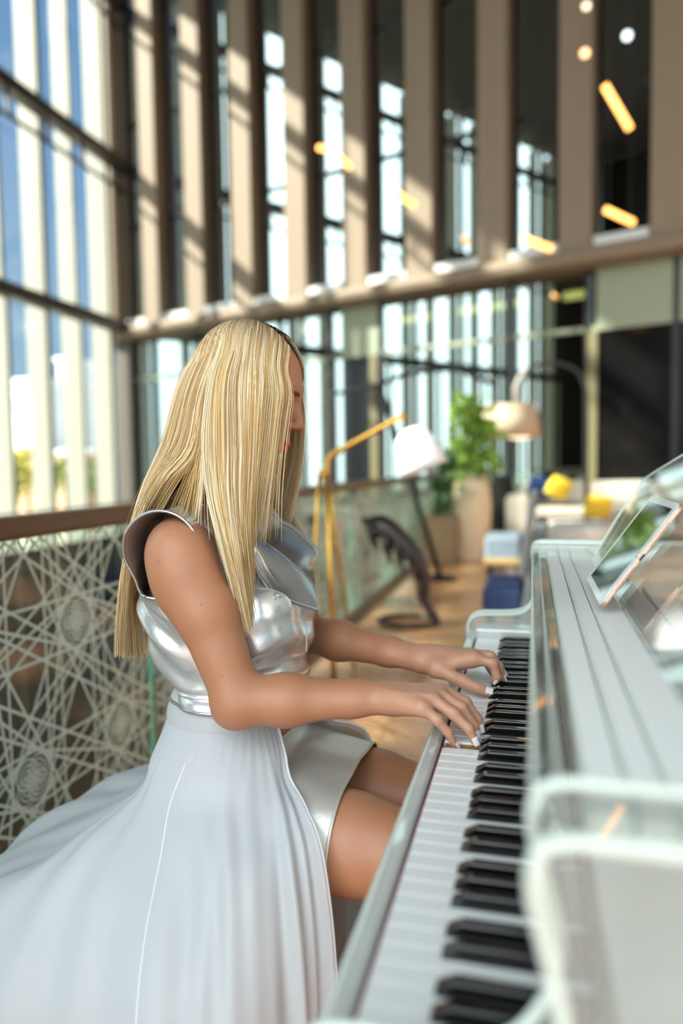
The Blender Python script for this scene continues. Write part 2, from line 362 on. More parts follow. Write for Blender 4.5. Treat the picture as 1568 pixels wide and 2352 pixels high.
# keys run from the treble end (near) to the bass end (far); index from A0 at far end
PITCH_BLACK = {0: (1, -0.10), 1: (0, 0), 2: (1, 0)}
names = ['A', 'B', 'C', 'D', 'E', 'F', 'G']
def letter(i): return names[i % 7]            # white i counted from A0
hasblack = {'A': -0.0, 'C': -0.0024, 'D': 0.0024, 'F': -0.003, 'G': 0.0, }   # black above that white key, offset towards treble
blackY = {}
for i in range(51):
    l = letter(i)
    if l in ('A', 'C', 'D', 'F', 'G'):
        off = {'C': -0.0022, 'D': 0.0022, 'F': -0.003, 'G': 0.0, 'A': 0.003}[l]
        blackY[i] = Y1 - (i + 1) * WK - off
for i in range(52):
    yl = Y1 - i * WK - 0.0005; yh = Y1 - (i + 1) * WK + 0.0005     # yl far side, yh near side
    dz = -0.0085 if i == 27 else 0.0                               # the key held down by the little finger
    b = MB()
    bl = blackY.get(i - 1); bn = blackY.get(i)
    ya = yl if bl is None else min(yl, bl - 0.0068 - 0.0008); yb = yh if bn is None else max(yh, bn + 0.0068 + 0.0008)
    poly = [(XF, yh), (XF, yl), (XT + 0.0, yl), (XT, ya), (XB, ya), (XB, yb), (XT, yb), (XT, yh)]
    P2 = []
    for p in poly:
        if not P2 or (abs(p[0] - P2[-1][0]) + abs(p[1] - P2[-1][1])) > 1e-6: P2.append(p)
    b.cur = 0; b.prism(P2, 2, ZK - 0.0035 + dz, ZK + dz)
    b.cur = 1; b.prism([(XF + 0.001, yh), (XF + 0.001, yl), (XT, yl), (XT, yh)], 2, ZK - 0.022 + dz, ZK - 0.0036 + dz)
    b.prism([(XT, ya), (XB, ya), (XB, yb), (XT, yb)], 2, ZK - 0.022 + dz, ZK - 0.0036 + dz)
    b.cur = 0; b.box(XF - 0.0005, XF + 0.001, min(yl, yh), max(yl, yh), ZK - 0.018 + dz, ZK - 0.003 + dz)
    b.obj('white_key', [M_key, M_kwood], parent=piano, bevel=0.0007, segs=2)
for i, yc in blackY.items():
    h = 0.0115; w0, w1 = 0.0068, 0.0048
    prof = []
    for (x, z, w) in ((XT, -0.002, w0), (XT + 0.001, 0.0035, w0 * 0.97), (XT + 0.0125, h - 0.001, w1), (XT + 0.016, h, w1), (XB, h, w1), (XB, -0.002, w0)):
        prof.append((x, z, w))
    vs = [(x, yc + sg * w, ZK + z) for sg in (-1, 1) for (x, z, w) in prof]; n = 6
    MB().add(vs, [tuple(reversed(range(n))), tuple(range(n, 2 * n))] + [(j, (j + 1) % n, n + (j + 1) % n, n + j) for j in range(n)]).obj('black_key', M_bkey, parent=piano, bevel=0.0012, segs=3)
MB().box(-0.128, 0.30, 0.4185, 1.70, 0.640, 0.708).obj('key_bed', M_bed, parent=piano, bevel=0.004)
MB().box(-0.1246, -0.1218, Y0, Y1, 0.708, 0.731).obj('felt_strip', M_felt, parent=piano)
ks = MB().prism([(-0.146, 0.640), (-0.1247, 0.640), (-0.1247, 0.736), (-0.128, 0.740), (-0.141, 0.740), (-0.146, 0.735)], 1, 0.4185, 1.70)
ks.obj('key_slip', A_edge, parent=piano, bevel=0.001)
MB().tube([(-0.1405, 0.42, 0.7385), (-0.1405, 1.70, 0.7385)], 0.0022, 8).obj('key_slip_edge', mat('bright_acrylic_rim', rgb(224, 236, 226), 0.15), parent=piano)
# cheek plates with the s-curved top, at both ends, and white key blocks
def cheek_profile():
    pts = [(-0.146, 0.60), (-0.148, 0.735), (-0.145, 0.755), (-0.134, 0.769), (-0.112, 0.776), (-0.06, 0.778), (-0.03, 0.782), (-0.012, 0.790), (0.0, 0.803), (0.012, 0.825), (0.016, 0.852), (0.009, 0.885), (0.001, 0.920), (0.004, 0.942), (0.02, 0.948)]
    top = [tuple(p) for p in smoothpath(pts[1:], 26)]
    return [(0.36, 0.60), pts[0]] + top + [(0.36, 0.948)]
cp = cheek_profile()
def rimtube(mb, y, r): mb.tube([(x, y, z) for x, z in cp[1:]], r, 8)
for (ya, yb) in ((0.352, 0.418), (1.705, 1.745)):
    MB().prism(cp, 1, ya, yb).obj('cheek_plate', A_cheek, parent=piano)
    e = MB(); rimtube(e, ya, 0.004); rimtube(e, yb, 0.004)
    e.obj('cheek_rim', MATS['bright_acrylic_rim'], parent=piano, smooth=True)
MB().box(-0.128, 0.03, Y1 + 0.002, 1.705, 0.708, 0.757).obj('key_block', A_edge, parent=piano, bevel=0.006)
# fallboard: upright clear plate behind the keys, curving to a lip over them
out = [(0.0300, 0.742), (0.0260, 0.80), (0.0180, 0.85), (0.0070, 0.895), (0.0005, 0.925), (0.0, 0.9385)]
inn = [(0.012, 0.9385), (0.0125, 0.926), (0.018, 0.897), (0.029, 0.851), (0.036, 0.80), (0.040, 0.742)]
MB().prism(out + inn, 1, 0.420, 1.703).obj('fallboard', A_clear, parent=piano)
MB().tube([(0.001, 0.42, 0.9375), (0.001, 1.703, 0.9375)], 0.0022, 8).obj('fallboard_edge', MATS['bright_acrylic_rim'], parent=piano)
# layered top sheets running back from the fallboard (stepped acrylic strips with bright saw-cut edges)
steps = [(0.014, 0.030, 0.9330), (0.031, 0.056, 0.9300), (0.058, 0.080, 0.9285), (0.082, 0.128, 0.9265), (0.132, 0.168, 0.9230)]
for (xa, xb, zt) in steps:
    MB().box(xa, xb, 0.420, 1.703, zt - 0.012, zt).obj('top_strip', A_clear if xa < 0.02 else A_strip if xa < 0.13 else A_mid, parent=piano, bevel=0.0015)
    MB().tube([(xa + 0.001, 0.42, zt), (xa + 0.001, 1.70, zt)], 0.0016, 6).obj('strip_edge', MATS['bright_acrylic_rim'], parent=piano)
MB().box(0.128, 0.132, 0.50, 1.60, 0.905, 0.922).obj('metal_track', mat('dim_track', rgb(140, 128, 112), 0.4, 0.5), parent=piano)
MB().box(0.052, 0.185, 0.425, 1.655, 0.78, 0.795).obj('action_cover', mat('white_action_cover', rgb(226, 228, 226), 0.5), parent=piano)
# far end block and rim of the case, clear
MB().box(0.0, 0.24, 1.66, 1.703, 0.90, 0.948).obj('case_block', A_cheek, parent=piano, bevel=0.004)
rimpts = smoothpath([(0.36, 1.745, 0), (0.9, 1.745, 0), (1.5, 1.72, 0), (1.78, 1.55, 0), (1.82, 1.3, 0), (1.68, 1.05, 0), (1.35, 0.85, 0), (1.0, 0.62, 0), (0.7, 0.42, 0), (0.36, 0.345, 0)], 60)
rm = MB(); G = []
for p in rimpts: G.append([(p[0], p[1], 0.62), (p[0], p[1], 0.948)])
rm.grid(G).obj('case_rim', A_cheek, parent=piano, solid=0.03)
rm2 = MB().tube([(p[0], p[1], 0.950) for p in rimpts], 0.006, 8).obj('case_rim_edge', MATS['bright_acrylic_rim'], parent=piano)
poly = [(p[0], p[1]) for p in rimpts]
inner = [(0.20, 1.70), (0.36, 1.70)] + [(p[0] - 0.03, p[1] - 0.03 if p[1] > 1.2 else p[1] + 0.03) for p in rimpts[2:-2]] + [(0.36, 0.40), (0.20, 0.40)]
MB().prism(inner, 2, 0.700, 0.722).obj('soundboard', mat('white_soundboard', rgb(205, 205, 200), 0.4), parent=piano)
# cast plate with tuning pins and strings
M_plate = mat('silver_plate', rgb(168, 166, 158), 0.42, 0.35, noise=0.06, nscale=5)
pl = MB().box(0.172, 0.43, 0.43, 1.655, 0.812, 0.828)
for yb in (0.60, 0.95, 1.35): pl.box(0.43, 1.1, yb - 0.02, yb + 0.02, 0.812, 0.828)
pl.obj('cast_plate', M_plate, parent=piano, bevel=0.005)
pins = MB()
for r_ in range(4):
    for j in range(74):
        y = 0.50 + j * 0.0152 + 0.004 * r_
        x = 0.184 + r_ * 0.014 + 0.006 * math.sin(j * 0.09)
        pins.lathe([(0.0033, 0.0), (0.0033, 0.032), (0.0028, 0.036), (0.001, 0.0375)], c=(x, y, 0.828), n=7)
p_ = pins.obj('tuning_pins', mat('dark_pin_steel', rgb(58, 54, 48), 0.3, 0.8), parent=piano, smooth=False); p_['kind'] = 'stuff'
st = MB()
for j in range(60):
    y = 0.52 + j * 0.0185; st.tube([(0.26, y, 0.844), (1.15, y * 0.72 + 0.36, 0.844)], 0.0006, 4, caps=False)
s_ = st.obj('strings', mat('string_steel', rgb(170, 168, 160), 0.3, 0.9), parent=piano); s_['kind'] = 'stuff'
# hammer-rail blocks and screws seen through the near end
for (x, y) in ((0.25, 0.62), (0.262, 0.84), (0.255, 0.50)):
    MB().lathe([(0.0075, 0), (0.0075, 0.004), (0.004, 0.006)], c=(x, y, 0.828), n=12).obj('plate_screw', MATS['dark_pin_steel'], parent=piano)
MB().box(0.250, 0.275, 0.700, 0.735, 0.828, 0.846).obj('plate_knob', M_bed, parent=piano, bevel=0.008, segs=3)
# tilted music desk: curved-top clear sheet behind the tablet
dn = np.array([0.096, 0, 0.136]); dn /= np.linalg.norm(dn); base = np.array([0.118, 0, 0.924])
prof2 = [(1.550, 0.0), (1.592, 0.026), (1.655, 0.100), (1.690, 0.149), (1.696, 0.185), (1.684, 0.209), (1.61, 0.231), (1.465, 0.267), (1.30, 0.290), (1.05, 0.300), (0.80, 0.290), (0.64, 0.267), (0.50, 0.231), (0.43, 0.205), (0.43, 0.149), (0.50, 0.026), (0.53, 0.0)]
off = np.array([dn[2], 0, -dn[0]]) * 0.006
vs = []
for o in (off * 0, off):
    for (y, h) in prof2: p = base + dn * h + o; vs.append((p[0], y, p[2]))
n = len(prof2)
desk = MB().add(vs, [tuple(range(n)), tuple(reversed(range(n, 2 * n)))] + [(j, (j + 1) % n, n + (j + 1) % n, n + j) for j in range(n)])
desk.obj('music_desk', A_clear, parent=piano)
MB().tube([vs[j] for j in range(n)], 0.0022, 6).obj('desk_edge', MATS['bright_acrylic_rim'], parent=piano)
for (x, y) in ((0.02, 0.52), (0.02, 1.60), (1.55, 1.45)):
    MB().lathe([(0.035, 0.0), (0.04, 0.03), (0.032, 0.06), (0.045, 0.55), (0.05, 0.64)], c=(x + 0.18, y, 0), n=20).obj('leg', A_mid, parent=piano, smooth=True)
# ---- tablet standing on the music desk
M_rose = mat('rose_gold', rgb(214, 170, 148), 0.32, 0.75)
M_bez = mat('white_bezel', rgb(236, 238, 238), 0.2, coat=0.5)
M_scr = mat('dark_screen', rgb(6, 10, 10), 0.04, coat=0.6)
P0 = np.array([0.0925, 1.006, 0.9345]); ty = np.array([0, 0.245, 0.0]); tu = np.array([0.098, 0, 0.138]); tu = tu / np.linalg.norm(tu) * 0.1705
nrm = np.cross(tu, ty); nrm /= np.linalg.norm(nrm)
if nrm[0] > 0: nrm = -nrm
tab = thing('tablet', 'white-framed tablet with rose gold back leaning on the clear music desk', 'tablet', tuple(P0))
eu = tu / np.linalg.norm(tu); ey = ty / np.linalg.norm(ty)
def tquad(mb, y0, y1, u0, u1, n0, n1, rad=0.0):
    c = []
    if rad:
        for (cy, cu, a0) in ((y1 - rad, u1 - rad, 0), (y0 + rad, u1 - rad, PI / 2), (y0 + rad, u0 + rad, PI), (y1 - rad, u0 + rad, 1.5 * PI)):
            for k in range(6): a = a0 + k * PI / 10; c.append((cy + rad * math.cos(a), cu + rad * math.sin(a)))
    else: c = [(y1, u1), (y0, u1), (y0, u0), (y1, u0)]
    vs = [P0 + ey * y + eu * u + nrm * w for w in (n0, n1) for (y, u) in c]; n = len(c)
    return mb.add(vs, [tuple(range(n)), tuple(reversed(range(n, 2 * n)))] + [(j, (j + 1) % n, n + (j + 1) % n, n + j) for j in range(n)])
tquad(MB(), 0, 0.240, 0, 0.1695, 0.0, 0.0058, 0.011).obj('back_shell', M_rose, parent=tab, bevel=0.0018, segs=3)
tquad(MB(), 0.0008, 0.2392, 0.0008, 0.1687, 0.0059, 0.0068, 0.0105).obj('bezel', M_bez, parent=tab)
tquad(MB(), 0.0215, 0.2185, 0.0108, 0.1587, 0.0068, 0.0071).obj('screen', M_scr, parent=tab)
hb = MB(); c = P0 + ey * 0.0108 + eu * 0.0847 + nrm * 0.0069
hb.tube([c + 0.0055 * (math.cos(a) * ey + math.sin(a) * eu) for a in np.linspace(0, 2 * PI, 25)], 0.0005, 6).obj('home_button', M_rose, parent=tab)
sp = MB()
for k in range(2):
    for j in range(13):
        u = (0.030 + j * 0.0031) if k == 0 else (0.1025 + j * 0.0031)
        c = P0 + eu * u + nrm * 0.0029 - ey * 0.0001
        sp.add([c + 0.00085 * (math.cos(a) * eu + math.sin(a) * nrm) - ey * w for w in (0.0, 0.0006) for a in np.linspace(0, 2 * PI, 9)[:8]],
               [tuple(range(8)), tuple(range(8, 16))] + [(q, (q + 1) % 8, 8 + (q + 1) % 8, 8 + q) for q in range(8)])
x_ = sp.obj('speaker_holes', mat('hole_black', rgb(20, 16, 14), 0.6), parent=tab)
pt = MB()
c = P0 + eu * 0.0847 + nrm * 0.0029
vs = [c + eu * (0.0042 * (1 if math.cos(a) > 0 else -1) + 0.0014 * math.cos(a)) + nrm * 0.0014 * math.sin(a) - ey * w for w in (-0.0005, 0.0006) for a in np.linspace(0.1, 2 * PI + 0.1, 17)[:16]]
pt.add(vs, [tuple(range(16)), tuple(range(16, 32))] + [(q, (q + 1) % 16, 16 + (q + 1) % 16, 16 + q) for q in range(16)])
pt.obj('charging_port', MATS['hole_black'], parent=tab)
# ================================================================== distance-field modelling of the figure
class Field:
    def __init__(s, lo, hi, h):
        s.h = h; s.lo = np.array(lo, float); s.n = np.ceil((np.array(hi) - s.lo) / h).astype(int) + 1
        s.a = np.full(s.n, 0.12, np.float32)
    def region(s, lo, hi):
        i0 = np.clip(np.floor((np.array(lo) - s.lo) / s.h).astype(int), 0, s.n); i1 = np.clip(np.ceil((np.array(hi) - s.lo) / s.h).astype(int) + 1, 0, s.n)
        ax = [s.lo[k] + s.h * np.arange(i0[k], i1[k]) for k in range(3)]
        X = np.meshgrid(*ax, indexing='ij', sparse=True)
        return tuple(slice(i0[k], i1[k]) for k in range(3)), X
    def put(s, d, sl, k, mode='u'):
        b = s.a[sl]
        if mode == 'u':
            if k > 0: hh = np.maximum(k - np.abs(b - d), 0) / k; s.a[sl] = np.minimum(b, d) - hh * hh * k * 0.25
            else: s.a[sl] = np.minimum(b, d)
        else:
            d = -d; hh = np.maximum(k - np.abs(b - d), 0) / k; s.a[sl] = np.maximum(b, d) + hh * hh * k * 0.25
    def cone(s, p, q, r0, r1, k=0.01, mode='u', sq=None):
        """tapered capsule; sq=(axis vector, factor) flattens it along that axis"""
        p = np.array(p, float); q = np.array(q, float); m = max(r0, r1) + k + 0.02
        sl, X = s.region(np.minimum(p, q) - m, np.maximum(p, q) + m)
        ba = q - p; bb = max(ba @ ba, 1e-12)
        D = [X[i] - p[i] for i in range(3)]
        t = np.clip((D[0] * ba[0] + D[1] * ba[1] + D[2] * ba[2]) / bb, 0, 1)
        E = [D[i] - t * ba[i] for i in range(3)]
        dist2 = E[0] ** 2 + E[1] ** 2 + E[2] ** 2
        if sq is not None:
            v = np.array(sq[0], float); v /= np.linalg.norm(v)
            pr = E[0] * v[0] + E[1] * v[1] + E[2] * v[2]
            dist2 = dist2 + pr ** 2 * (1 / sq[1] ** 2 - 1)
            dd = (np.sqrt(dist2) - (r0 + (r1 - r0) * t)) * (0.5 + 0.5 * sq[1])
        else: dd = np.sqrt(dist2) - (r0 + (r1 - r0) * t)
        s.put(dd.astype(np.float32), sl, k, mode)
    def ell(s, c, r, R=None, k=0.01, mode='u'):
        c = np.array(c, float); r = np.array(r, float); m = r.max() + k + 0.02
        sl, X = s.region(c - m, c + m)
        D = [X[i] - c[i] for i in range(3)]
        if R is not None: D = [R[0][i] * D[0] + R[1][i] * D[1] + R[2][i] * D[2] for i in range(3)]   # R columns = local axes
        k0 = np.sqrt(sum((D[i] / r[i]) ** 2 for i in range(3))); k1 = np.sqrt(sum((D[i] / r[i] ** 2) ** 2 for i in range(3))) + 1e-9
        s.put((k0 * (k0 - 1) / k1).astype(np.float32), sl, k, mode)
    def chain(s, pts, rad, k=0.006, sq=None):
        for i in range(len(pts) - 1): s.cone(pts[i], pts[i + 1], rad[i], rad[i + 1], k, sq=sq)
    def merge(s, o, k): s.put(o.a, tuple(slice(0, n) for n in s.n), k)
    def surface(s, iso=0.0):
        a = s.a - iso; ins = a < 0
        nx, ny, nz = s.n
        c = np.zeros((nx - 1, ny - 1, nz - 1), np.uint8)
        for i in (0, 1):
            for j in (0, 1):
                for k in (0, 1): c += ins[i:nx - 1 + i, j:ny - 1 + j, k:nz - 1 + k]
        act = (c > 0) & (c < 8)
        idx = np.argwhere(act); vid = np.full(act.shape, -1, np.int32); vid[act] = np.arange(len(idx))
        acc = np.zeros((len(idx), 3)); cnt = np.zeros(len(idx))
        cor = [(i, j, k) for i in (0, 1) for j in (0, 1) for k in (0, 1)]
        val = np.stack([a[idx[:, 0] + i, idx[:, 1] + j, idx[:, 2] + k] for i, j, k in cor], 1)
        for p in range(8):
            for q in range(p + 1, 8):
                dlt = np.array(cor[q]) - np.array(cor[p])
                if np.abs(dlt).sum() != 1: continue
                x = (val[:, p] < 0) != (val[:, q] < 0)
                t = np.where(x, val[:, p] / (val[:, p] - val[:, q] + 1e-12), 0)
                acc += np.where(x[:, None], np.array(cor[p]) + t[:, None] * dlt, 0); cnt += x
        V = s.lo + s.h * (idx + acc / cnt[:, None])
        F = []
        for ax in range(3):
            u, w = [(1, 2), (2, 0), (0, 1)][ax]
            sl0 = [slice(1, n - 1) for n in s.n]; sl1 = list(sl0)
            sl0[ax] = slice(0, s.n[ax] - 1); sl1[ax] = slice(1, s.n[ax])
            A, B = ins[tuple(sl0)], ins[tuple(sl1)]
            e = np.argwhere(A != B)
            off = np.array([1, 1, 1]); off[ax] = 0; flip = A[tuple(e.T)]
            e = e + off
            du = np.zeros(3, int); du[u] = 1; dw = np.zeros(3, int); dw[w] = 1
            q = np.stack([vid[tuple((e - du - dw).T)], vid[tuple((e - dw).T)], vid[tuple(e.T)], vid[tuple((e - du).T)]], 1)
            q[~flip] = q[~flip][:, ::-1]
            F.append(q)
        return V, np.concatenate(F)
def laplace(V, F, it=1, lam=0.5):
    e = np.concatenate([F[:, [i, (i + 1) % F.shape[1]]] for i in range(F.shape[1])])
    for _ in range(it):
        s = np.zeros_like(V); c = np.zeros(len(V))
        np.add.at(s, e[:, 0], V[e[:, 1]]); np.add.at(c, e[:, 0], 1); np.add.at(s, e[:, 1], V[e[:, 0]]); np.add.at(c, e[:, 1], 1)
        V = V + lam * (s / np.maximum(c, 1)[:, None] - V)
    return V
def vnormals(V, F):
    n = np.cross(V[F[:, 2]] - V[F[:, 0]], V[F[:, -1]] - V[F[:, 1]]); N_ = np.zeros_like(V)
    for i in range(F.shape[1]): np.add.at(N_, F[:, i], n)
    return N_ / (np.linalg.norm(N_, axis=1)[:, None] + 1e-12)
def clip(V, F, g):
    """keep where g > 0, cutting triangles along g = 0"""
    if F.shape[1] == 4: F = np.concatenate([F[:, [0, 1, 2]], F[:, [0, 2, 3]]])
    g = np.where(np.abs(g) < 1e-7, 1e-7, g)
    V = list(map(tuple, V)); out = []; cache = {}
    pos = g > 0; s = pos[F].sum(1)
    out += [tuple(f) for f in F[s == 3]]
    def cut(i, j):
        key = (min(i, j), max(i, j))
        if key not in cache:
            t = g[i] / (g[i] - g[j]); a, b = V[i], V[j]
            cache[key] = len(V); V.append(tuple(a[q] + t * (b[q] - a[q]) for q in range(3)))
        return cache[key]
    for f in F[(s == 1) | (s == 2)]:
        f = list(f)
        k = [pos[v] for v in f]
        if sum(k) == 1:
            i = k.index(True); a, b, c = f[i], f[(i + 1) % 3], f[(i + 2) % 3]
            out.append((a, cut(a, b), cut(a, c)))
        else:
            i = k.index(False); a, b, c = f[i], f[(i + 1) % 3], f[(i + 2) % 3]
            x, y = cut(a, b), cut(a, c); out.append((x, b, c)); out.append((x, c, y))
    V = np.array(V); T = np.array(out)
    used = np.unique(T); mp = np.full(len(V), -1); mp[used] = np.arange(len(used))
    return V[used], mp[T]
def mesh_np(name, V, F, m, parent=None, smooth=True, solid=0):
    me = bpy.data.meshes.new(name); me.from_pydata(V.tolist(), [], F.tolist()); me.update()
    for x in (m if isinstance(m, (list, tuple)) else [m]): me.materials.append(x)
    if smooth: me.polygons.foreach_set('use_smooth', [True] * len(me.polygons))
    o = bpy.data.objects.new(name, me); COL.objects.link(o)
    if solid: md = o.modifiers.new('s', 'SOLIDIFY'); md.thickness = solid; md.offset = -1
    if parent is not None: attach(o, parent)
    return o
def boundary_loops(F):
    from collections import defaultdict
    cnt = defaultdict(int)
    for f in F:
        for i in range(3): cnt[(f[i], f[(i + 1) % 3])] += 1
    nxt = {a: b for (a, b) in cnt if (b, a) not in cnt}
    loops = []; seen = set()
    for a in list(nxt):
        if a in seen: continue
        L = []; c = a
        while c in nxt and c not in seen: seen.add(c); L.append(c); c = nxt[c]
        if len(L) > 8: loops.append(L)
    return loops
# ---------------------------------------------------------------- joints (metres)
v3 = lambda *a: np.array(a, float)
R_SH, R_EL, R_WR = v3(-0.528, 1.008, 0.999), v3(-0.426, 0.985, 0.780), v3(-0.200, 1.028, 0.787)
L_SH, L_EL, L_WR = v3(-0.530, 1.325, 1.000), v3(-0.440, 1.350, 0.800), v3(-0.193, 1.262, 0.784)
NECK = v3(-0.518, 1.16, 1.055)
# head frame: forward (towards the keys and a little to the far side, chin lowered), up, her left
yaw, pitch, HS = math.radians(21), math.radians(-17.5), 0.97
hf = v3(math.cos(pitch) * math.cos(yaw), math.cos(pitch) * math.sin(yaw), math.sin(pitch))
hl = v3(-math.sin(yaw), math.cos(yaw), 0); hu = np.cross(hf, hl)
HR = np.stack([hf, hl, hu], 1)
NOSE = W(697, 984, y=1.205)
HC = NOSE - HR @ (HS * v3(0.1165, 0, -0.040))
def hp_(a, b, c): return HC + HR @ (HS * v3(a, b, c))           # forward, left, up
BF = Field((-0.72, 0.86, -0.01), (0.08, 1.46, 1.42), 0.003)
# torso
torso = []
BF.ell((-0.508, 1.145, 0.590), (0.116, 0.168, 0.102), k=0.0)
BF.cone((-0.500, 1.10, 0.62), (-0.497, 1.115, 0.76), 0.102, 0.086, 0.05); BF.cone((-0.500, 1.19, 0.62), (-0.497, 1.175, 0.76), 0.102, 0.086, 0.05)
BF.ell((-0.540, 1.155, 0.905), (0.104, 0.136, 0.150), k=0.05)
BF.cone((-0.545, 1.045, 1.000), (-0.545, 1.285, 1.000), 0.055, 0.055, 0.05)
BF.ell((-0.442, 1.090, 0.888), (0.055, 0.056, 0.056), k=0.03); BF.ell((-0.442, 1.225, 0.888), (0.055, 0.056, 0.056), k=0.03)
# neck and head
BF.cone((-0.532, 1.155, 1.01), hp_(-0.032, 0, -0.085), 0.056, 0.049, 0.04)
HF = Field(BF.lo, BF.lo + BF.h * (BF.n - 1), BF.h)
def he(c, r, k=0.012, mode='u'): HF.ell(hp_(*c), HS * np.array(r), HR, k, mode)
def hc(p, q, r0, r1, k=0.008, mode='u'): HF.cone(hp_(*p), hp_(*q), HS * r0, HS * r1, k, mode)
he((-0.004, 0, 0.025), (0.086, 0.075, 0.080), 0)
he((0.032, 0, -0.046), (0.058, 0.055, 0.082), 0.03)
he((0.042, 0, 0.030), (0.041, 0.058, 0.048), 0.03)
hc((0.030, -0.040, -0.090), (0.074, -0.010, -0.121), 0.018, 0.015, 0.02); hc((0.030, 0.040, -0.090), (0.074, 0.010, -0.121), 0.018, 0.015, 0.02)
hc((0.079, -0.006, -0.120), (0.079, 0.006, -0.120), 0.017, 0.017, 0.015)
for sg in (-1, 1):
    hc((0.085, sg * 0.006, 0.022), (0.070, sg * 0.046, 0.018), 0.010, 0.009, 0.014)
    he((0.054, sg * 0.036, -0.036), (0.030, 0.026, 0.028), 0.02)
    he((0.092, sg * 0.030, -0.004), (0.016, 0.017, 0.011), 0.012, 's')
    he((0.0735, sg * 0.031, -0.004), (0.0125, 0.0150, 0.0120), 0.004)
    he((-0.004, sg * 0.078, -0.012), (0.018, 0.007, 0.030), 0.006)
hc((0.086, 0, 0.010), (0.106, 0, -0.034), 0.0075, 0.0095, 0.012)
he((0.1065, 0, -0.0395), (0.0105, 0.0105, 0.0092), 0.006)
for sg in (-1, 1): he((0.0935, sg * 0.0115, -0.0435), (0.0105, 0.0068, 0.0070), 0.005)
hc((0.082, 0, -0.052), (0.088, 0, -0.070), 0.010, 0.0115, 0.012)
he((0.0925, 0, -0.0760), (0.0105, 0.0205, 0.0064), 0.005)
he((0.0900, 0, -0.0880), (0.0100, 0.0185, 0.0074), 0.004)
he((0.1030, 0, -0.0818), (0.010, 0.024, 0.0014), 0.002, 's')
BF.merge(HF, 0.02); del HF
# legs, seated
for (hip, kn, an, toe) in ((v3(-0.49, 1.055, 0.572), v3(-0.075, 1.005, 0.545), v3(-0.13, 1.02, 0.085), v3(0.02, 1.01, 0.035)), (v3(-0.49, 1.235, 0.572), v3(-0.085, 1.215, 0.525), v3(-0.17, 1.24, 0.085), v3(-0.02, 1.25, 0.035))):
    BF.cone(hip, hip * 0.45 + kn * 0.55, 0.088, 0.0735, 0.04); BF.cone(hip * 0.45 + kn * 0.55, kn, 0.0735, 0.054, 0.01)
    mid = kn * 0.68 + an * 0.32 + v3(-0.012, 0, 0)
    BF.cone(kn, mid, 0.050, 0.052, 0.02); BF.cone(mid, an, 0.052, 0.032, 0.02)
    BF.cone(an + v3(-0.02, 0, -0.04), toe, 0.036, 0.026, 0.03, sq=((0, 0, 1), 0.8))
# arms
def arm(sh, el, wr, near):
    A = Field(BF.lo, BF.lo + BF.h * (BF.n - 1), BF.h)
    m = sh * 0.5 + el * 0.5
    A.cone(sh, sh * 0.6 + el * 0.4 + v3(0.004, 0, 0), 0.0495, 0.0460, 0); A.cone(sh * 0.6 + el * 0.4 + v3(0.004, 0, 0), el, 0.0460, 0.0360, 0.02)
    A.ell(sh + v3(0.006, -0.006 if near else 0.006, -0.032), (0.049, 0.045, 0.064), k=0.03)
    A.ell(el + v3(-0.012, 0, -0.014), (0.024, 0.022, 0.022), k=0.025)
    f1 = el * 0.68 + wr * 0.32
    sq = ((0, 0.25, 1.0), 0.96)
    A.cone(el, f1, 0.0360, 0.0372, 0.02); A.cone(f1, el * 0.25 + wr * 0.75, 0.0372, 0.0280, 0.02, sq=((0, -0.7, 1), 0.9)); A.cone(el * 0.25 + wr * 0.75, wr, 0.0285, 0.0255, 0.012, sq=((0, -0.5, 1), 0.85))
    BF.merge(A, 0.022)
arm(R_SH, R_EL, R_WR, True); arm(L_SH, L_EL, L_WR, False)
# hands: (knuckle, middle joint, end joint, tip) of each finger
HANDS = []
rk = lambda px, py, y: W(px, py, y=y)
RH = dict(
    little=[rk(968, 1622, 0.988), rk(1004, 1655, 0.984), rk(1029, 1683, 0.988), v3(-0.1045, 0.997, 0.7355)],
    ring=[rk(986, 1600, 1.008), rk(1041, 1640, 1.000), rk(1077, 1674, 0.996), v3(-0.0775, 0.996, 0.7445)],
    middle=[rk(1000, 1588, 1.027), rk(1058, 1626, 1.024), rk(1088, 1668, 1.022), v3(-0.0770, 1.020, 0.7445)],
    index=[rk(1008, 1580, 1.045), rk(1068, 1614, 1.048), rk(1097, 1653, 1.047), v3(-0.0730, 1.045, 0.7450)],
    thumb=[v3(-0.168, 1.062, 0.775), v3(-0.130, 1.080, 0.762), v3(-0.104, 1.084, 0.752), v3(-0.082, 1.083, 0.746)])
LH = dict(
    thumb=[rk(1003, 1536, 1.232), rk(1062, 1565, 1.216), rk(1095, 1580, 1.208), v3(-0.0705, 1.209, 0.7480)],
    index=[rk(1088, 1512, 1.252), rk(1132, 1524, 1.250), rk(1141, 1556, 1.248), v3(-0.0620, 1.247, 0.7580)],
    middle=[rk(1085, 1504, 1.272), rk(1126, 1508, 1.272), rk(1147, 1532, 1.272), v3(-0.0500, 1.274, 0.7540)],
    ring=[rk(1075, 1500, 1.292), rk(1118, 1505, 1.294), rk(1140, 1526, 1.296), v3(-0.0500, 1.300, 0.7540)],
    little=[rk(1062, 1499, 1.310), rk(1096, 1506, 1.318), rk(1114, 1520, 1.324), v3(-0.0720, 1.330, 0.7450)])
FR = dict(thumb=(0.0125, 0.0108, 0.0098, 0.0080), index=(0.0100, 0.0086, 0.0076, 0.0062), middle=(0.0100, 0.0087, 0.0077, 0.0063), ring=(0.0098, 0.0083, 0.0074, 0.0061), little=(0.0090, 0.0074, 0.0066, 0.0054))
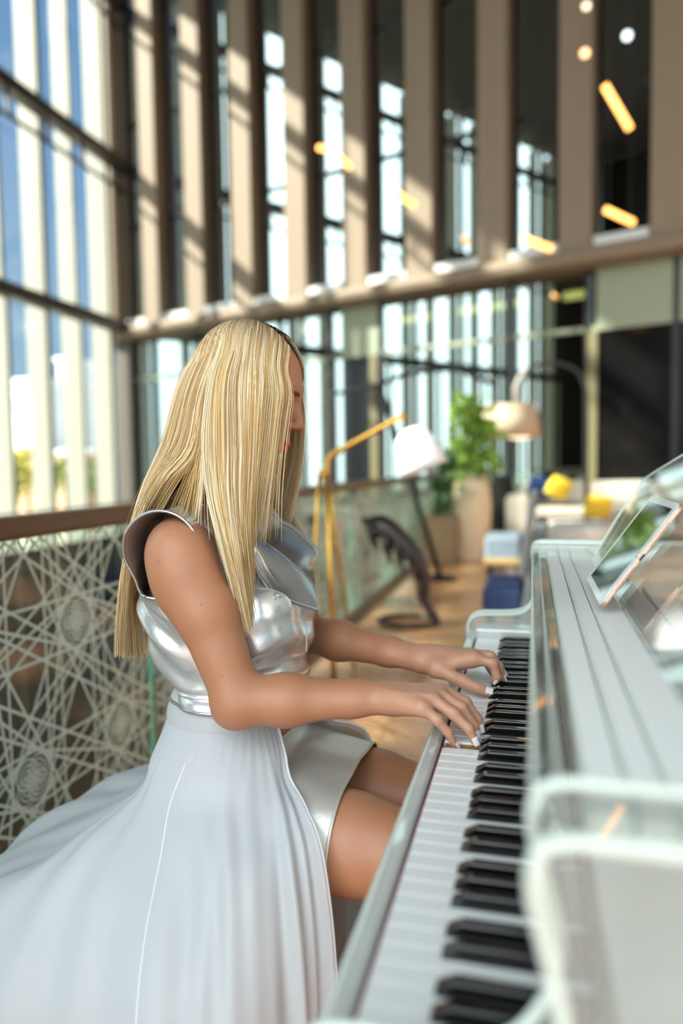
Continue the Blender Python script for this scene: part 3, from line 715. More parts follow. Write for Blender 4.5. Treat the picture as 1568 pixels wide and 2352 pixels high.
def hand(H, wr, far):
    Hn = Field(BF.lo, BF.lo + BF.h * (BF.n - 1), BF.h); kn = {}
    for f in ('index', 'middle', 'ring', 'little'):
        k = H[f][0]; base = wr + (k - wr) * 0.18 + v3(0, (k - wr)[1] * 0.25, 0)
        Hn.cone(base, k + v3(-0.002, 0, -0.004), 0.0165, 0.0115, 0.016)
    kmid = (H['index'][0] + H['little'][0]) / 2
    Hn.ell(wr * 0.45 + kmid * 0.55 + v3(0, 0, -0.006), (0.030, 0.026, 0.0135), k=0.016)
    Hn.cone(wr, wr * 0.7 + kmid * 0.3, 0.0240, 0.0225, 0.014, sq=((0, 0, 1), 0.78))
    th = H['thumb']; Hn.cone(wr + (th[0] - wr) * 0.35, th[0], 0.0155, 0.0150, 0.016)
    if far: Hn.cone(th[0], H['index'][0], 0.009, 0.008, 0.02)
    for f in FR:
        J, r = H[f], FR[f]
        Ff = Field(BF.lo, BF.lo + BF.h * (BF.n - 1), BF.h)
        for i in range(3): Ff.cone(J[i], J[i + 1], r[i], r[i + 1], 0.003)
        Ff.ell(J[1] + v3(0, 0, 0.001), (r[1] * 1.08,) * 3, k=0.004)
        # only the small box around the finger is merged
        lo = np.min(J, 0) - 0.03; hi = np.max(J, 0) + 0.03
        sl, _ = BF.region(lo, hi)
        b, d = Hn.a[sl], Ff.a[sl]; kk = 0.007; h_ = np.maximum(kk - np.abs(b - d), 0) / kk
        Hn.a[sl] = np.minimum(b, d) - h_ * h_ * kk * 0.25
    sl, _ = BF.region(np.min([j[0] for j in H.values()], 0) - 0.16, np.max([j[3] for j in H.values()], 0) + 0.06)
    b, d = BF.a[sl], Hn.a[sl]; kk = 0.012; h_ = np.maximum(kk - np.abs(b - d), 0) / kk
    BF.a[sl] = np.minimum(b, d) - h_ * h_ * kk * 0.25
hand(RH, R_WR, False); hand(LH, L_WR, True)
BV, BQ = BF.surface(); BV = laplace(BV, BQ, 2, 0.45); del BF
def skinmat():
    m, N, L = newmat('skin'); b = N['Principled BSDF']
    g = N.new('ShaderNodeNewGeometry')
    def local(c, axes, rad):       # scaled distance from c in head axes
        sb = N.new('ShaderNodeVectorMath'); sb.operation = 'SUBTRACT'; L.new(g.outputs['Position'], sb.inputs[0]); sb.inputs[1].default_value = tuple(c)
        cb = N.new('ShaderNodeCombineXYZ')
        for i in range(3):
            d = N.new('ShaderNodeVectorMath'); d.operation = 'DOT_PRODUCT'; L.new(sb.outputs[0], d.inputs[0]); d.inputs[1].default_value = tuple(axes[i] / rad[i])
            L.new(d.outputs['Value'], cb.inputs[i])
        ln = N.new('ShaderNodeVectorMath'); ln.operation = 'LENGTH'; L.new(cb.outputs[0], ln.inputs[0])
        mr = N.new('ShaderNodeMapRange'); mr.inputs['From Min'].default_value = 1.05; mr.inputs['From Max'].default_value = 0.92; L.new(ln.outputs['Value'], mr.inputs['Value'])
        return mr.outputs['Result']
    n1 = N.new('ShaderNodeTexNoise'); n1.inputs['Scale'].default_value = 14; n1.inputs['Detail'].default_value = 3; L.new(g.outputs['Position'], n1.inputs['Vector'])
    base = N.new('ShaderNodeMix'); base.data_type = 'RGBA'; base.inputs['A'].default_value = (*rgb(170, 117, 86), 1); base.inputs['B'].default_value = (*rgb(180, 127, 95), 1); L.new(n1.outputs['Fac'], base.inputs['Factor'])
    cur = base.outputs['Result']
    ax = (hf, hl, hu)
    marks = [((0.0945, 0, -0.0762), (0.022, 0.0245, 0.0066), rgb(196, 70, 62)), ((0.0920, 0, -0.0880), (0.022, 0.0215, 0.0076), rgb(188, 62, 56))]
    for sg in (-1, 1): marks.append(((0.077, sg * 0.030, 0.0120), (0.03, 0.0185, 0.0040), rgb(72, 48, 38)))
    for sg in (-1, 1): marks.append(((0.080, sg * 0.031, -0.0125), (0.02, 0.0135, 0.0013), rgb(52, 38, 32)))
    marks.append(None)
    for mk in marks[:-1]:
        c, r, colr = mk
        f = local(hp_(*c), ax, HS * np.array(r)); mx = N.new('ShaderNodeMix'); mx.data_type = 'RGBA'
        L.new(f, mx.inputs['Factor']); L.new(cur, mx.inputs['A']); mx.inputs['B'].default_value = (*colr, 1); cur = mx.outputs['Result']
    I3 = np.eye(3)
    for (px, py, y, r) in ((383, 1232, 0.955, 0.0017), (418, 1241, 0.95, 0.0019), (368, 1288, 0.955, 0.0018), (391, 1292, 0.95, 0.0014), (452, 1393, 0.94, 0.0017), (465, 1391, 0.94, 0.0014), (703, 1655, 0.97, 0.0014), (736, 1653, 0.97, 0.0016), (505, 1555, 0.945, 0.0016)):
        r *= 0.85; f = local(W(px, py, y=y), I3, (r, 0.03, r)); mx = N.new('ShaderNodeMix'); mx.data_type = 'RGBA'
        L.new(f, mx.inputs['Factor']); L.new(cur, mx.inputs['A']); mx.inputs['B'].default_value = (*rgb(156, 92, 68), 1); cur = mx.outputs['Result']
    # hands and shins are a little paler and pinker
    sx = N.new('ShaderNodeSeparateXYZ'); L.new(g.outputs['Position'], sx.inputs[0])
    mr = N.new('ShaderNodeMapRange'); mr.inputs['From Min'].default_value = -0.26; mr.inputs['From Max'].default_value = -0.16; mr.inputs['To Max'].default_value = 0.55; L.new(sx.outputs['X'], mr.inputs['Value'])
    gz = N.new('ShaderNodeMath'); gz.operation = 'GREATER_THAN'; gz.inputs[1].default_value = 0.68; L.new(sx.outputs['Z'], gz.inputs[0])
    mu = N.new('ShaderNodeMath'); mu.operation = 'MULTIPLY'; L.new(mr.outputs[0], mu.inputs[0]); L.new(gz.outputs[0], mu.inputs[1])
    mx = N.new('ShaderNodeMix'); mx.data_type = 'RGBA'; L.new(mu.outputs[0], mx.inputs['Factor']); L.new(cur, mx.inputs['A']); mx.inputs['B'].default_value = (*rgb(208, 160, 136), 1); cur = mx.outputs['Result']
    L.new(cur, b.inputs['Base Color']); setp(b, rough=0.46, sss=0.12)
    b.inputs['Subsurface Radius'].default_value = (1.0, 0.35, 0.2); b.inputs['Subsurface Scale'].default_value = 0.006
    n2 = N.new('ShaderNodeTexNoise'); n2.inputs['Scale'].default_value = 900; n2.inputs['Detail'].default_value = 2; L.new(g.outputs['Position'], n2.inputs['Vector'])
    bp = N.new('ShaderNodeBump'); bp.inputs['Strength'].default_value = 0.06; bp.inputs['Distance'].default_value = 0.002; L.new(n2.outputs['Fac'], bp.inputs['Height']); L.new(bp.outputs['Normal'], b.inputs['Normal'])
    return m
M_skin = skinmat()
woman = mesh_np('person', BV, BQ, M_skin)
tag(woman, 'woman with long blonde hair in a silver sleeveless top and white skirt playing the piano', 'person')
# fingernails
M_nail = mat('white_nail', rgb(236, 230, 234), 0.15, coat=0.6)
def nail(J, r, upv=None):
    t = J[3] - J[2]; t = t / np.linalg.norm(t); b = J[2] - J[1]; b = b / np.linalg.norm(b)
    u = v3(0, -0.45, 1.0) if upv is None else np.array(upv, float); u = u - t * (u @ t); u /= np.linalg.norm(u); s = np.cross(t, u)
    G = []
    for i in range(9):
        a = -1.05 + 2.1 * i / 8; row = []
        for j in range(9):
            q = j / 8; l = -0.0045 + 0.0122 * q
            wv = 0.92 * (1 - 0.45 * max(0, q - 0.75) ** 2 * 16 * 0.5)
            rr = r * 1.05 + 0.0006
            row.append(J[3] + t * (l - 0.001) + (u * math.cos(a * wv) + s * math.sin(a * wv) * 0.92) * rr * (1 - 0.10 * q))
        G.append(row)
    return MB().grid(G).obj('fingernail', M_nail, parent=woman, smooth=True, solid=0.0008)
for f in ('little', 'ring', 'middle', 'index'): nail(RH[f], FR[f][3])
nail(RH['thumb'], FR['thumb'][3])
nail(LH['thumb'], FR['thumb'][3], (0, -0.75, 0.8))
for f in ('index', 'middle', 'ring', 'little'): nail(LH[f], FR[f][3], (0.9, 0, 0.5))
# ================================================================== CLOTHES
M_silver = mat('silver_lame', rgb(232, 234, 237), 0.27, 0.75, bump=0.03, bscale=260)
M_silver2 = mat('silver_lame_shaded', rgb(168, 170, 168), 0.27, 0.95, bump=0.03, bscale=240)  # darker copy of the top's silver: dark ceiling reflection put into the colour
M_trim = mat('silver_seam', rgb(186, 186, 188), 0.3, 0.9)
TF = Field((-0.70, 0.89, 0.68), (-0.30, 1.44, 1.12), 0.004)
g_ = 0.012
TF.ell((-0.541, 1.155, 0.905), (0.106 + g_, 0.138 + g_, 0.152 + g_), k=0.0)
TF.cone((-0.498, 1.10, 0.66), (-0.497, 1.110, 0.76), 0.103, 0.093, 0.04); TF.cone((-0.498, 1.19, 0.66), (-0.497, 1.180, 0.76), 0.103, 0.093, 0.04)
TF.cone((-0.553, 0.985, 0.998), (-0.553, 1.345, 0.998), 0.068, 0.068, 0.045)
TF.ell((-0.440, 1.092, 0.885), (0.060, 0.062, 0.064), k=0.035); TF.ell((-0.440, 1.225, 0.885), (0.060, 0.062, 0.064), k=0.035)
TF.cone((-0.448, 1.12, 0.86), (-0.462, 1.13, 0.74), 0.070, 0.074, 0.03); TF.cone((-0.448, 1.20, 0.86), (-0.462, 1.18, 0.74), 0.070, 0.074, 0.03)
TV, TQ = TF.surface(); TV = laplace(TV, TQ, 3)
TN = vnormals(TV, TQ)
x, y, z = TV.T
# pulled folds across back, side and front of the cloth
amp = 0.0055 * np.clip((1.0 - z) / 0.10, 0, 1)
fold = (np.sin(95 * (z + 0.55 * (x + 0.5) + 0.012 * np.sin(40 * y))) * np.exp(-((x + 0.60) / 0.09) ** 2)
        + 1.1 * np.sin(92 * (z - 0.55 * (x + 0.4)) + 9 * (y - 1.1) + 0.7 * np.sin(22 * y)) * np.exp(-((x + 0.40) / 0.08) ** 2) * np.clip((0.90 - z) / 0.06, 0, 1)
        + 0.30 * np.sin(60 * z + 20 * y + 1.2 * np.sin(18 * x)) + 0.10 * np.sin(120 * (x + 0.8 * z) + 20 * y))
TV = TV + TN * (amp * fold)[:, None]
# peplum flare under the waist band and the pinch at the band
z = TV[:, 2]; pin = np.exp(-((z - 0.766) / 0.007) ** 2)
TV = TV - vnormals(TV, TQ) * (0.005 * pin)[:, None]
x, y, z = TV.T
g_hem = z - 0.746
el = lambda cx, cz, rx, rz: np.sqrt(((x - cx) / rx) ** 2 + ((z - cz) / rz) ** 2) - 1
g_an = np.maximum(y - 0.992 - 0.22 * np.clip(1.03 - z, 0, 0.1) , (0.932 - 0.15 * (x + 0.55) - z))
g_af = np.maximum(1.338 - y - 0.22 * np.clip(1.03 - z, 0, 0.1), (0.925 - z))
g_nk = np.maximum(np.hypot(x + 0.525, y - 1.158) - 0.066, 1.025 - z)
g_v = np.maximum((np.abs(y - 1.165) - (z - 0.905) * 0.50) * 0.8, (-0.495 - x))
GV = np.minimum.reduce([g_hem, g_an, g_af, g_nk, g_v])
CV, CT = clip(TV, TQ, GV)
top = mesh_np('silver_top', CV, CT, M_silver, parent=woman, solid=0.0022)
top['label'] = 'shiny silver sleeveless top'
for Lp in boundary_loops(CT):
    P = CV[Lp]
    if len(P) < 20: continue
    for _ in range(3): P = 0.5 * P + 0.25 * (np.roll(P, 1, 0) + np.roll(P, -1, 0))
    MB().tube(np.vstack([P, P[:1]]), 0.0026, 8, caps=False).obj('seam_piping', M_trim, parent=top, smooth=True)
def waistring(zc, rx, ry, cx=-0.508, cy=1.145, n=64, dz=0.0):
    return [(cx + rx * math.cos(a), cy + ry * math.sin(a), zc + dz * math.cos(a)) for a in np.linspace(0, 2 * PI, n)]
_b = TV[np.abs(TV[:, 2] - 0.766) < 0.005]; _a = np.arctan2(_b[:, 1] - 1.145, _b[:, 0] + 0.508); _r = np.hypot(_b[:, 1] - 1.145, _b[:, 0] + 0.508)
WB = []
for a in np.linspace(-PI, PI, 61)[:-1]:
    w_ = np.exp(-(((a - _a + PI) % (2 * PI) - PI) / 0.08) ** 2); r_ = (w_ * _r).sum() / w_.sum() + 0.0008; WB.append((-0.508 + r_ * math.cos(a), 1.145 + r_ * math.sin(a), 0.766))
MB().tube(WB + WB[:1], 0.003, 8, caps=False).obj('waist_band', M_silver, parent=top, smooth=True)
# side seam with stitching
def lapel(name, A, B, bulge, label=None):
    A = smoothpath([W(px, py, y=y) for px, py, y in A], 28); B = smoothpath([W(px, py, y=y) for px, py, y in B], 28)
    G = []
    for i in range(28):
        row = []
        for t in np.linspace(0, 1, 12):
            p = A[i] * (1 - t) + B[i] * t; s = math.sin(PI * t) * math.sin(PI * min(1, (i + 2) / 30))
            row.append(p + v3(0.5 * bulge, -bulge, 0.1 * bulge) * s + v3(0, -0.003, 0) * math.sin(i * 0.45 + 5 * t) * s)
        G.append(row)
    o = MB().grid(G).obj(name, M_silver2, parent=top, smooth=True, solid=0.003, sub=1)
    MB().tube(A + v3(0, -0.003, 0), 0.0016, 6).obj('lapel_seam', M_trim, parent=o, smooth=True)
    A2 = A * 0.93 + B * 0.07
    MB().tube(A2 + v3(0.001, -0.0038, 0), 0.0007, 6).obj('stitching', mat('seam_thread', rgb(225, 226, 228), 0.5), parent=o)
    MB().tube(B + v3(0, -0.001, 0), 0.0013, 6).obj('lapel_seam', M_trim, parent=o, smooth=True)
    return o
lapel('near_lapel', [(540, 1236, 1.058), (566, 1230, 1.060), (583, 1287, 1.060), (602, 1329, 1.068), (633, 1365, 1.084), (671, 1384, 1.11), (731, 1403, 1.155)],
      [(543, 1187, 1.085), (560, 1200, 1.09), (595, 1231, 1.098), (633, 1264, 1.115), (671, 1296, 1.14), (700, 1322, 1.168), (724, 1348, 1.20)], 0.012).name = 'lapel'
lapel('far_lapel', [(579, 1118, 1.20), (612, 1150, 1.215), (646, 1191, 1.235), (679, 1212, 1.26), (729, 1262, 1.29), (718, 1300, 1.27), (724, 1348, 1.215)],
      [(583, 1172, 1.175), (588, 1195, 1.172), (595, 1228, 1.160), (633, 1264, 1.155), (671, 1296, 1.165), (700, 1322, 1.185), (723, 1347, 1.208)], -0.006).name = 'lapel'
# collar standing behind the neck
G = []
for a in np.linspace(0.65 * PI, 1.55 * PI, 26):
    row = []
    for t in np.linspace(0, 1, 5):
        r = 0.068 + 0.012 * t
        row.append((-0.525 + r * math.cos(a) * 1.0, 1.158 + r * 1.02 * math.sin(a), 1.022 + 0.020 * t + 0.012 * math.cos(a + PI)))
    G.append(row)
MB().grid(G).obj('collar', M_silver2, parent=top, smooth=True, solid=0.003)
# zip pull and hanging cord
zp = [W(632, 1361, y=1.073), W(637, 1366, y=1.070), W(644, 1372, y=1.070)]
MB().tube(zp, 0.0018, 8).obj('zip_pull', mat('zip_metal', rgb(210, 212, 214), 0.15, 1.0), parent=top, smooth=True)
MB().tube([W(705, 1428, y=1.15), W(704, 1460, y=1.152), W(703, 1496, y=1.152)], 0.0011, 6).obj('cord', mat('white_cord', rgb(228, 224, 216), 0.7), parent=top)
# fine cord necklace with a small dark bead
nk = smoothpath([(-0.585, 1.16, 1.045), (-0.56, 1.11, 1.055), (-0.515, 1.095, 1.055), (-0.475, 1.115, 1.035), (-0.462, 1.15, 1.020), (-0.470, 1.19, 1.030)], 30)
ch = MB().tube(nk, 0.0009, 6).obj('necklace', mat('necklace_cord', rgb(30, 26, 24), 0.5), parent=woman)
MB().ball(W(563, 1132, y=1.085), 0.0042).obj('bead', mat('dark_bead', rgb(14, 14, 16), 0.15), parent=ch, smooth=True)
# silver mini skirt around hips and thighs
SF = Field((-0.68, 0.92, 0.42), (-0.20, 1.38, 0.74), 0.005)
SF.ell((-0.508, 1.145, 0.590), (0.121, 0.173, 0.107), k=0.0)
for yy, kz in ((1.055, 0.545), (1.235, 0.525)):
    hip = v3(-0.49, yy, 0.572); kn = v3(-0.075, yy - 0.04 if yy < 1.1 else yy - 0.02, kz); SF.cone(hip, hip * 0.45 + kn * 0.55, 0.095, 0.081, 0.03)
SF.cone((-0.49, 1.145, 0.580), (-0.26, 1.13, 0.585), 0.082, 0.056, 0.06)
SF.cone((-0.500, 1.10, 0.60), (-0.497, 1.11, 0.72), 0.104, 0.090, 0.04); SF.cone((-0.500, 1.19, 0.60), (-0.497, 1.18, 0.72), 0.104, 0.090, 0.04)
SV, SQ = SF.surface(); SV = laplace(SV, SQ, 2)
x, y, z = SV.T
cut = np.minimum(-0.283 + 0.10 * (z - 0.58) - x, z - 0.486); cut = np.minimum(cut, 0.685 - z)
CV2, CT2 = clip(SV, SQ, cut)
mini = mesh_np('silver_mini_skirt', CV2, CT2, mat('pale_silver', rgb(206, 205, 200), 0.38, 0.55, bump=0.05, bscale=120), parent=woman, solid=0.002)
for Lp in boundary_loops(CT2):
    P = CV2[Lp]
    if P[:, 0].mean() < -0.45: continue
    for _ in range(3): P = 0.5 * P + 0.25 * (np.roll(P, 1, 0) + np.roll(P, -1, 0))
    MB().tube(np.vstack([P, P[:1]]), 0.0028, 8, caps=False).obj('hem', mat('pale_hem', rgb(206, 204, 192), 0.4, 0.5), parent=mini, smooth=True)
# ---- long white chiffon over-skirt
def chiffon(name, col, clear):
    m, N, L = newmat(name); N.remove(N['Principled BSDF']); out = N['Material Output']
    d = N.new('ShaderNodeBsdfDiffuse'); d.inputs['Color'].default_value = (*col, 1)
    t = N.new('ShaderNodeBsdfTranslucent'); t.inputs['Color'].default_value = (*[c * 0.95 for c in col], 1)
    tr = N.new('ShaderNodeBsdfTransparent'); sh = N.new('ShaderNodeBsdfGlossy'); sh.inputs['Roughness'].default_value = 0.45
    m1 = N.new('ShaderNodeMixShader'); m1.inputs['Fac'].default_value = 0.32; L.new(d.outputs[0], m1.inputs[1]); L.new(t.outputs[0], m1.inputs[2])
    m2 = N.new('ShaderNodeMixShader'); m2.inputs['Fac'].default_value = clear; L.new(m1.outputs[0], m2.inputs[1]); L.new(tr.outputs[0], m2.inputs[2])
    m3 = N.new('ShaderNodeMixShader'); m3.inputs['Fac'].default_value = 0.03; L.new(m2.outputs[0], m3.inputs[1]); L.new(sh.outputs[0], m3.inputs[2])
    L.new(m3.outputs[0], out.inputs['Surface']); return m
M_chif = chiffon('white_chiffon', rgb(222, 227, 231), 0.20)
M_chif_in = chiffon('white_chiffon_under', rgb(222, 227, 230), 0.34)
# ribs of the skirt: (waist angle deg, hip, seat edge, mid fall, floor)
def ring(a, r=1.0, z=0.72): a = math.radians(a); return v3(-0.499 + 0.107 * r * math.cos(a), 1.145 + 0.134 * r * math.sin(a), z)
RIBS = [
    (-28, v3(-0.360, 1.020, 0.655), v3(-0.285, 0.935, 0.585), v3(-0.262, 0.905, 0.45), v3(-0.252, 0.895, 0.02)),
    (-42, v3(-0.372, 0.982, 0.645), v3(-0.325, 0.900, 0.575), v3(-0.300, 0.862, 0.44), v3(-0.285, 0.845, 0.02)),
    (-60, v3(-0.430, 0.948, 0.640), v3(-0.385, 0.855, 0.540), v3(-0.360, 0.795, 0.40), v3(-0.345, 0.765, 0.02)),
    (-85, v3(-0.500, 0.938, 0.630), v3(-0.470, 0.845, 0.520), v3(-0.450, 0.765, 0.40), v3(-0.450, 0.710, 0.02)),
    (-110, v3(-0.570, 0.957, 0.625), v3(-0.590, 0.845, 0.505), v3(-0.580, 0.770, 0.40), v3(-0.600, 0.700, 0.02)),
    (-132, v3(-0.608, 0.995, 0.620), v3(-0.730, 0.850, 0.495), v3(-0.750, 0.780, 0.40), v3(-0.790, 0.700, 0.02)),
    (-150, v3(-0.618, 1.050, 0.605), v3(-0.840, 0.900, 0.478), v3(-0.920, 0.830, 0.38), v3(-1.020, 0.760, 0.02)),
    (-168, v3(-0.624, 1.100, 0.603), v3(-0.865, 1.060, 0.474), v3(-0.985, 1.030, 0.38), v3(-1.120, 1.00, 0.02)),
    (-190, v3(-0.624, 1.180, 0.603), v3(-0.865, 1.230, 0.474), v3(-0.980, 1.250, 0.38), v3(-1.100, 1.28, 0.02)),
    (-215, v3(-0.606, 1.250, 0.605), v3(-0.810, 1.400, 0.476), v3(-0.860, 1.520, 0.38), v3(-0.920, 1.58, 0.02)),
    (-250, v3(-0.540, 1.330, 0.625), v3(-0.560, 1.440, 0.500), v3(-0.560, 1.530, 0.38), v3(-0.580, 1.57, 0.02)),
    (-290, v3(-0.430, 1.335, 0.640), v3(-0.380, 1.400, 0.550), v3(-0.350, 1.440, 0.40), v3(-0.340, 1.46, 0.02)),
    (-325, v3(-0.360, 1.270, 0.660), v3(-0.300, 1.340, 0.590), v3(-0.265, 1.375, 0.42), v3(-0.255, 1.39, 0.02)),
]
def skirt_grid(nu, nv, off=0.0, seed=0):
    cols = []
    for (a, h, s, f, b) in RIBS:
        w = ring(a, 1.02, 0.722)
        w2 = w * 0.45 + h * 0.55 + (0.012 * (h - v3(-0.508, 1.145, h[2])))
        cols.append(np.array([w, w2, h, h * 0.5 + s * 0.5 + v3(0, 0, -0.018 if a < -140 and a > -230 else 0.010), s, f, f * 0.5 + b * 0.5, b]))
    cols = np.array(cols)                                            # ribs x 8 x 3
    dense = np.stack([smoothpath(cols[:, j], nu) for j in range(cols.shape[1])], 1)
    G = np.stack([smoothpath(dense[i], nv) for i in range(nu)])
    # folds running down the cloth
    du = np.gradient(G, axis=0); dv = np.gradient(G, axis=1); N_ = np.cross(du, dv); N_ /= np.linalg.norm(N_, axis=2)[..., None] + 1e-9
    u = np.linspace(0, 1, nu)[:, None]; v = np.linspace(0, 1, nv)[None, :]
    A = np.clip((v - 0.10) / 0.5, 0, 1) ** 1.2
    front = np.exp(-(u / 0.16) ** 2)
    ph = seed * 1.7
    d = 0.0105 * A * (np.sin(2 * PI * (u * 13 + 0.35 * np.sin(3 * u * 6 + ph) + 0.10 * v) + ph) + 0.55 * np.sin(2 * PI * (u * 23 + 0.3 * v) + 1.3 + ph)) * (0.30 + 0.35 * front)
    d += front * 0.0045 * A * np.sin(2 * PI * u * 30 + 0.6 * np.sin(5 * v))
    d += 0.004 * np.sin(2 * PI * (u * 5 + v * 3)) * A + 0.0005 * np.sin(2 * PI * (u * 41)) * np.clip(v * 12, 0, 1) * np.clip(1 - v * 2.5, 0, 1)
    d += 0.005 * A * np.sin(2 * PI * (2.1 * v + 3.0 * u + 0.4 * np.sin(9 * u)))
    return G + N_ * (d + off)[..., None], N_
G, N_ = skirt_grid(260, 90, 0.0, 0)
skirt = MB().grid(G).obj('chiffon_skirt', M_chif, parent=woman, smooth=True)
skirt['label'] = 'long sheer white over-skirt spread over the bench'
G2, _ = skirt_grid(200, 70, -0.010, 1)
MB().grid(G2).obj('skirt_lining', M_chif_in, parent=woman, smooth=True)
# waistband, raised seams and hem edge of the slit
Gw = [[np.array(ring(a, 0.89 + 0.05 * math.sin(PI * t) + 0.15 * t, 0.752 - 0.040 * t)) for t in np.linspace(0, 1, 6)] for a in np.linspace(-400, -40 + 0.0, 80)]
MB().grid(Gw).obj('skirt_waistband', M_chif_in, parent=skirt, smooth=True, solid=0.003)
def seam(iu, j0=3, r=0.0022, name='skirt_seam'):
    P = G[iu, j0:] - N_[iu, j0:] * 0.0
    sgn = 1
    return MB().tube(P, r, 6).obj(name, mat('seam_white', rgb(222, 227, 231), 0.8), parent=skirt, smooth=True)
seam(0, 1, 0.0024, 'slit_hem'); seam(259, 1, 0.0024, 'slit_hem')
seam(71, 10, 0.0013)
# ---- bench under the skirt
bench = thing('piano_bench', 'low pale padded bench the woman sits on, under her white skirt', 'bench', (-0.58, 1.15, 0))
M_pad = mat('pale_pad', rgb(196, 192, 184), 0.6); 
MB().box(-0.80, -0.357, 0.835, 1.40, 0.385, 0.462).obj('seat', M_pad, parent=bench, bevel=0.012, segs=3)
MB().box(-0.785, -0.372, 0.85, 1.385, 0.32, 0.385).obj('apron', mat('bench_frame', rgb(150, 148, 142), 0.4), parent=bench, bevel=0.004)
for bx in (-0.77, -0.39):
    for by in (0.865, 1.37): MB().lathe([(0.018, 0), (0.024, 0.3), (0.026, 0.325)], c=(bx, by, 0), n=14).obj('leg', MATS['bench_frame'], parent=bench, smooth=True)
# ================================================================== HAIR
def hairmat():
    m, N, L = newmat('blonde_hair'); b = N['Principled BSDF']
    at = N.new('ShaderNodeAttribute'); at.attribute_name = 'tint'
    L.new(at.outputs['Color'], b.inputs['Base Color']); setp(b, rough=0.36, spec=0.45, sheen=0.1)
    return m
M_hair = hairmat()
HV, HFc, HCc = [], [], []
CAPC = hp_(-0.004, 0, 0.027); CAPR = HS * v3(0.094, 0.083, 0.087)
def strand(P, w, c0, c1):
    """thin four-sided strand; c0 root colour, c1 tip colour"""
    P = np.array(P); q_ = (P - CAPC) @ HR / CAPR; l_ = np.linalg.norm(q_, axis=1)
    lv_ = 1.008 + 0.045 * RNG.random()
    up_ = np.clip((q_[:, 2] + 0.45) / 0.9, 0, 1); up_ = up_ * up_ * (3 - 2 * up_)
    k_ = np.where(l_ < lv_, lv_ / np.maximum(l_, 0.3), 1 + up_ * ((lv_ + 0.22 * (l_ - lv_)) / l_ - 1))[:, None]; P = CAPC + (q_ * k_ * CAPR) @ HR.T
    n = len(P); o = len(HV)
    T = np.gradient(P, axis=0); T /= np.linalg.norm(T, axis=1)[:, None] + 1e-9
    a = np.cross(T, v3(0.35, 0.9, 0.1)); a /= np.linalg.norm(a, axis=1)[:, None] + 1e-9; bb = np.cross(T, a)
    for i in range(n):
        t = i / (n - 1); ww = w * (1 - 0.75 * max(0, t - 0.8) * 5)
        k = min(1, t * 2.0); k = k * k * (3 - 2 * k); c = [c0[q] * (1 - k) + c1[q] * k for q in range(3)]
        for q in range(4):
            an = PI / 2 * q; HV.append(P[i] + ww * (math.cos(an) * a[i] + math.sin(an) * bb[i])); HCc.append((*c, 1))
    for i in range(n - 1):
        for q in range(4): HFc.append((o + i * 4 + q, o + i * 4 + (q + 1) % 4, o + i * 4 + 4 + (q + 1) % 4, o + i * 4 + 4 + q))
def guide(pts, n=34):
    P = smoothpath([W(px, py, y=y) for px, py, y in pts], 400)
    return P[(399 * np.linspace(0, 1, n) ** 1.7).astype(int)]
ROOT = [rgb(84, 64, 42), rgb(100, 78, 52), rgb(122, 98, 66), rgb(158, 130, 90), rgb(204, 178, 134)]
TIP = [rgb(194, 158, 100), rgb(206, 174, 116), rgb(216, 186, 130), rgb(226, 200, 148), rgb(234, 212, 168), rgb(242, 228, 196)]
def lock_set(guides, per, w=0.0009, jit=0.0032, tips=TIP, roots=ROOT, clump=True, frizz=0.0015, endjit=0.045):
    for a in range(len(guides) - 1):
        A, B = guides[a], guides[a + 1]; n = len(A); tt = np.linspace(0, 1, n)[:, None]
        s = 0
        while s < per:
            u0 = RNG.uniform(0, 1); k = int(RNG.integers(5, 13)) if clump else 1
            ri, ti = int(RNG.integers(len(roots))), int(RNG.integers(len(tips))); off0 = RNG.normal(0, jit, 3); tone = RNG.uniform(0.85, 1.1)
            if RNG.random() < 0.7:
                ph0 = (u0 + a) * 9.0; ti = int((0.5 + 0.5 * math.sin(ph0 + 1.3 * math.sin(2.3 * ph0))) * 0.999 * len(tips)); ri = int((0.5 + 0.5 * math.sin(ph0 * 1.4 + 1)) * 0.999 * len(roots))
            for _ in range(k):
                u = np.clip(u0 + RNG.normal(0, 0.05), -0.05, 1.05); off = RNG.normal(0, jit * 0.45, 3)
                P = A * (1 - u) + B * u + (off0 * 0.8 + off)[None] * (0.35 + 0.9 * tt)
                ph = RNG.uniform(0, 6.28, 3)
                P = P + frizz * tt * np.stack([np.sin(5 * tt[:, 0] + ph[0]), np.sin(4 * tt[:, 0] + ph[1]), 0 * tt[:, 0]], 1)
                cut = 1 - abs(RNG.normal(0, endjit)); m_ = max(6, int(n * min(1, cut)))
                Q = P[:m_]
                tn = tone * RNG.uniform(0.93, 1.06)
                strand(Q, w * RNG.uniform(0.7, 1.25), [v * tn for v in roots[ri]], [v * tn for v in tips[ti]])
                s += 1
def under(guides, inset, m_rows=8):
    """solid sheet just behind a set of guides so that nothing shows between strands"""
    g = np.stack(guides); return g + np.array(inset)[None, None]
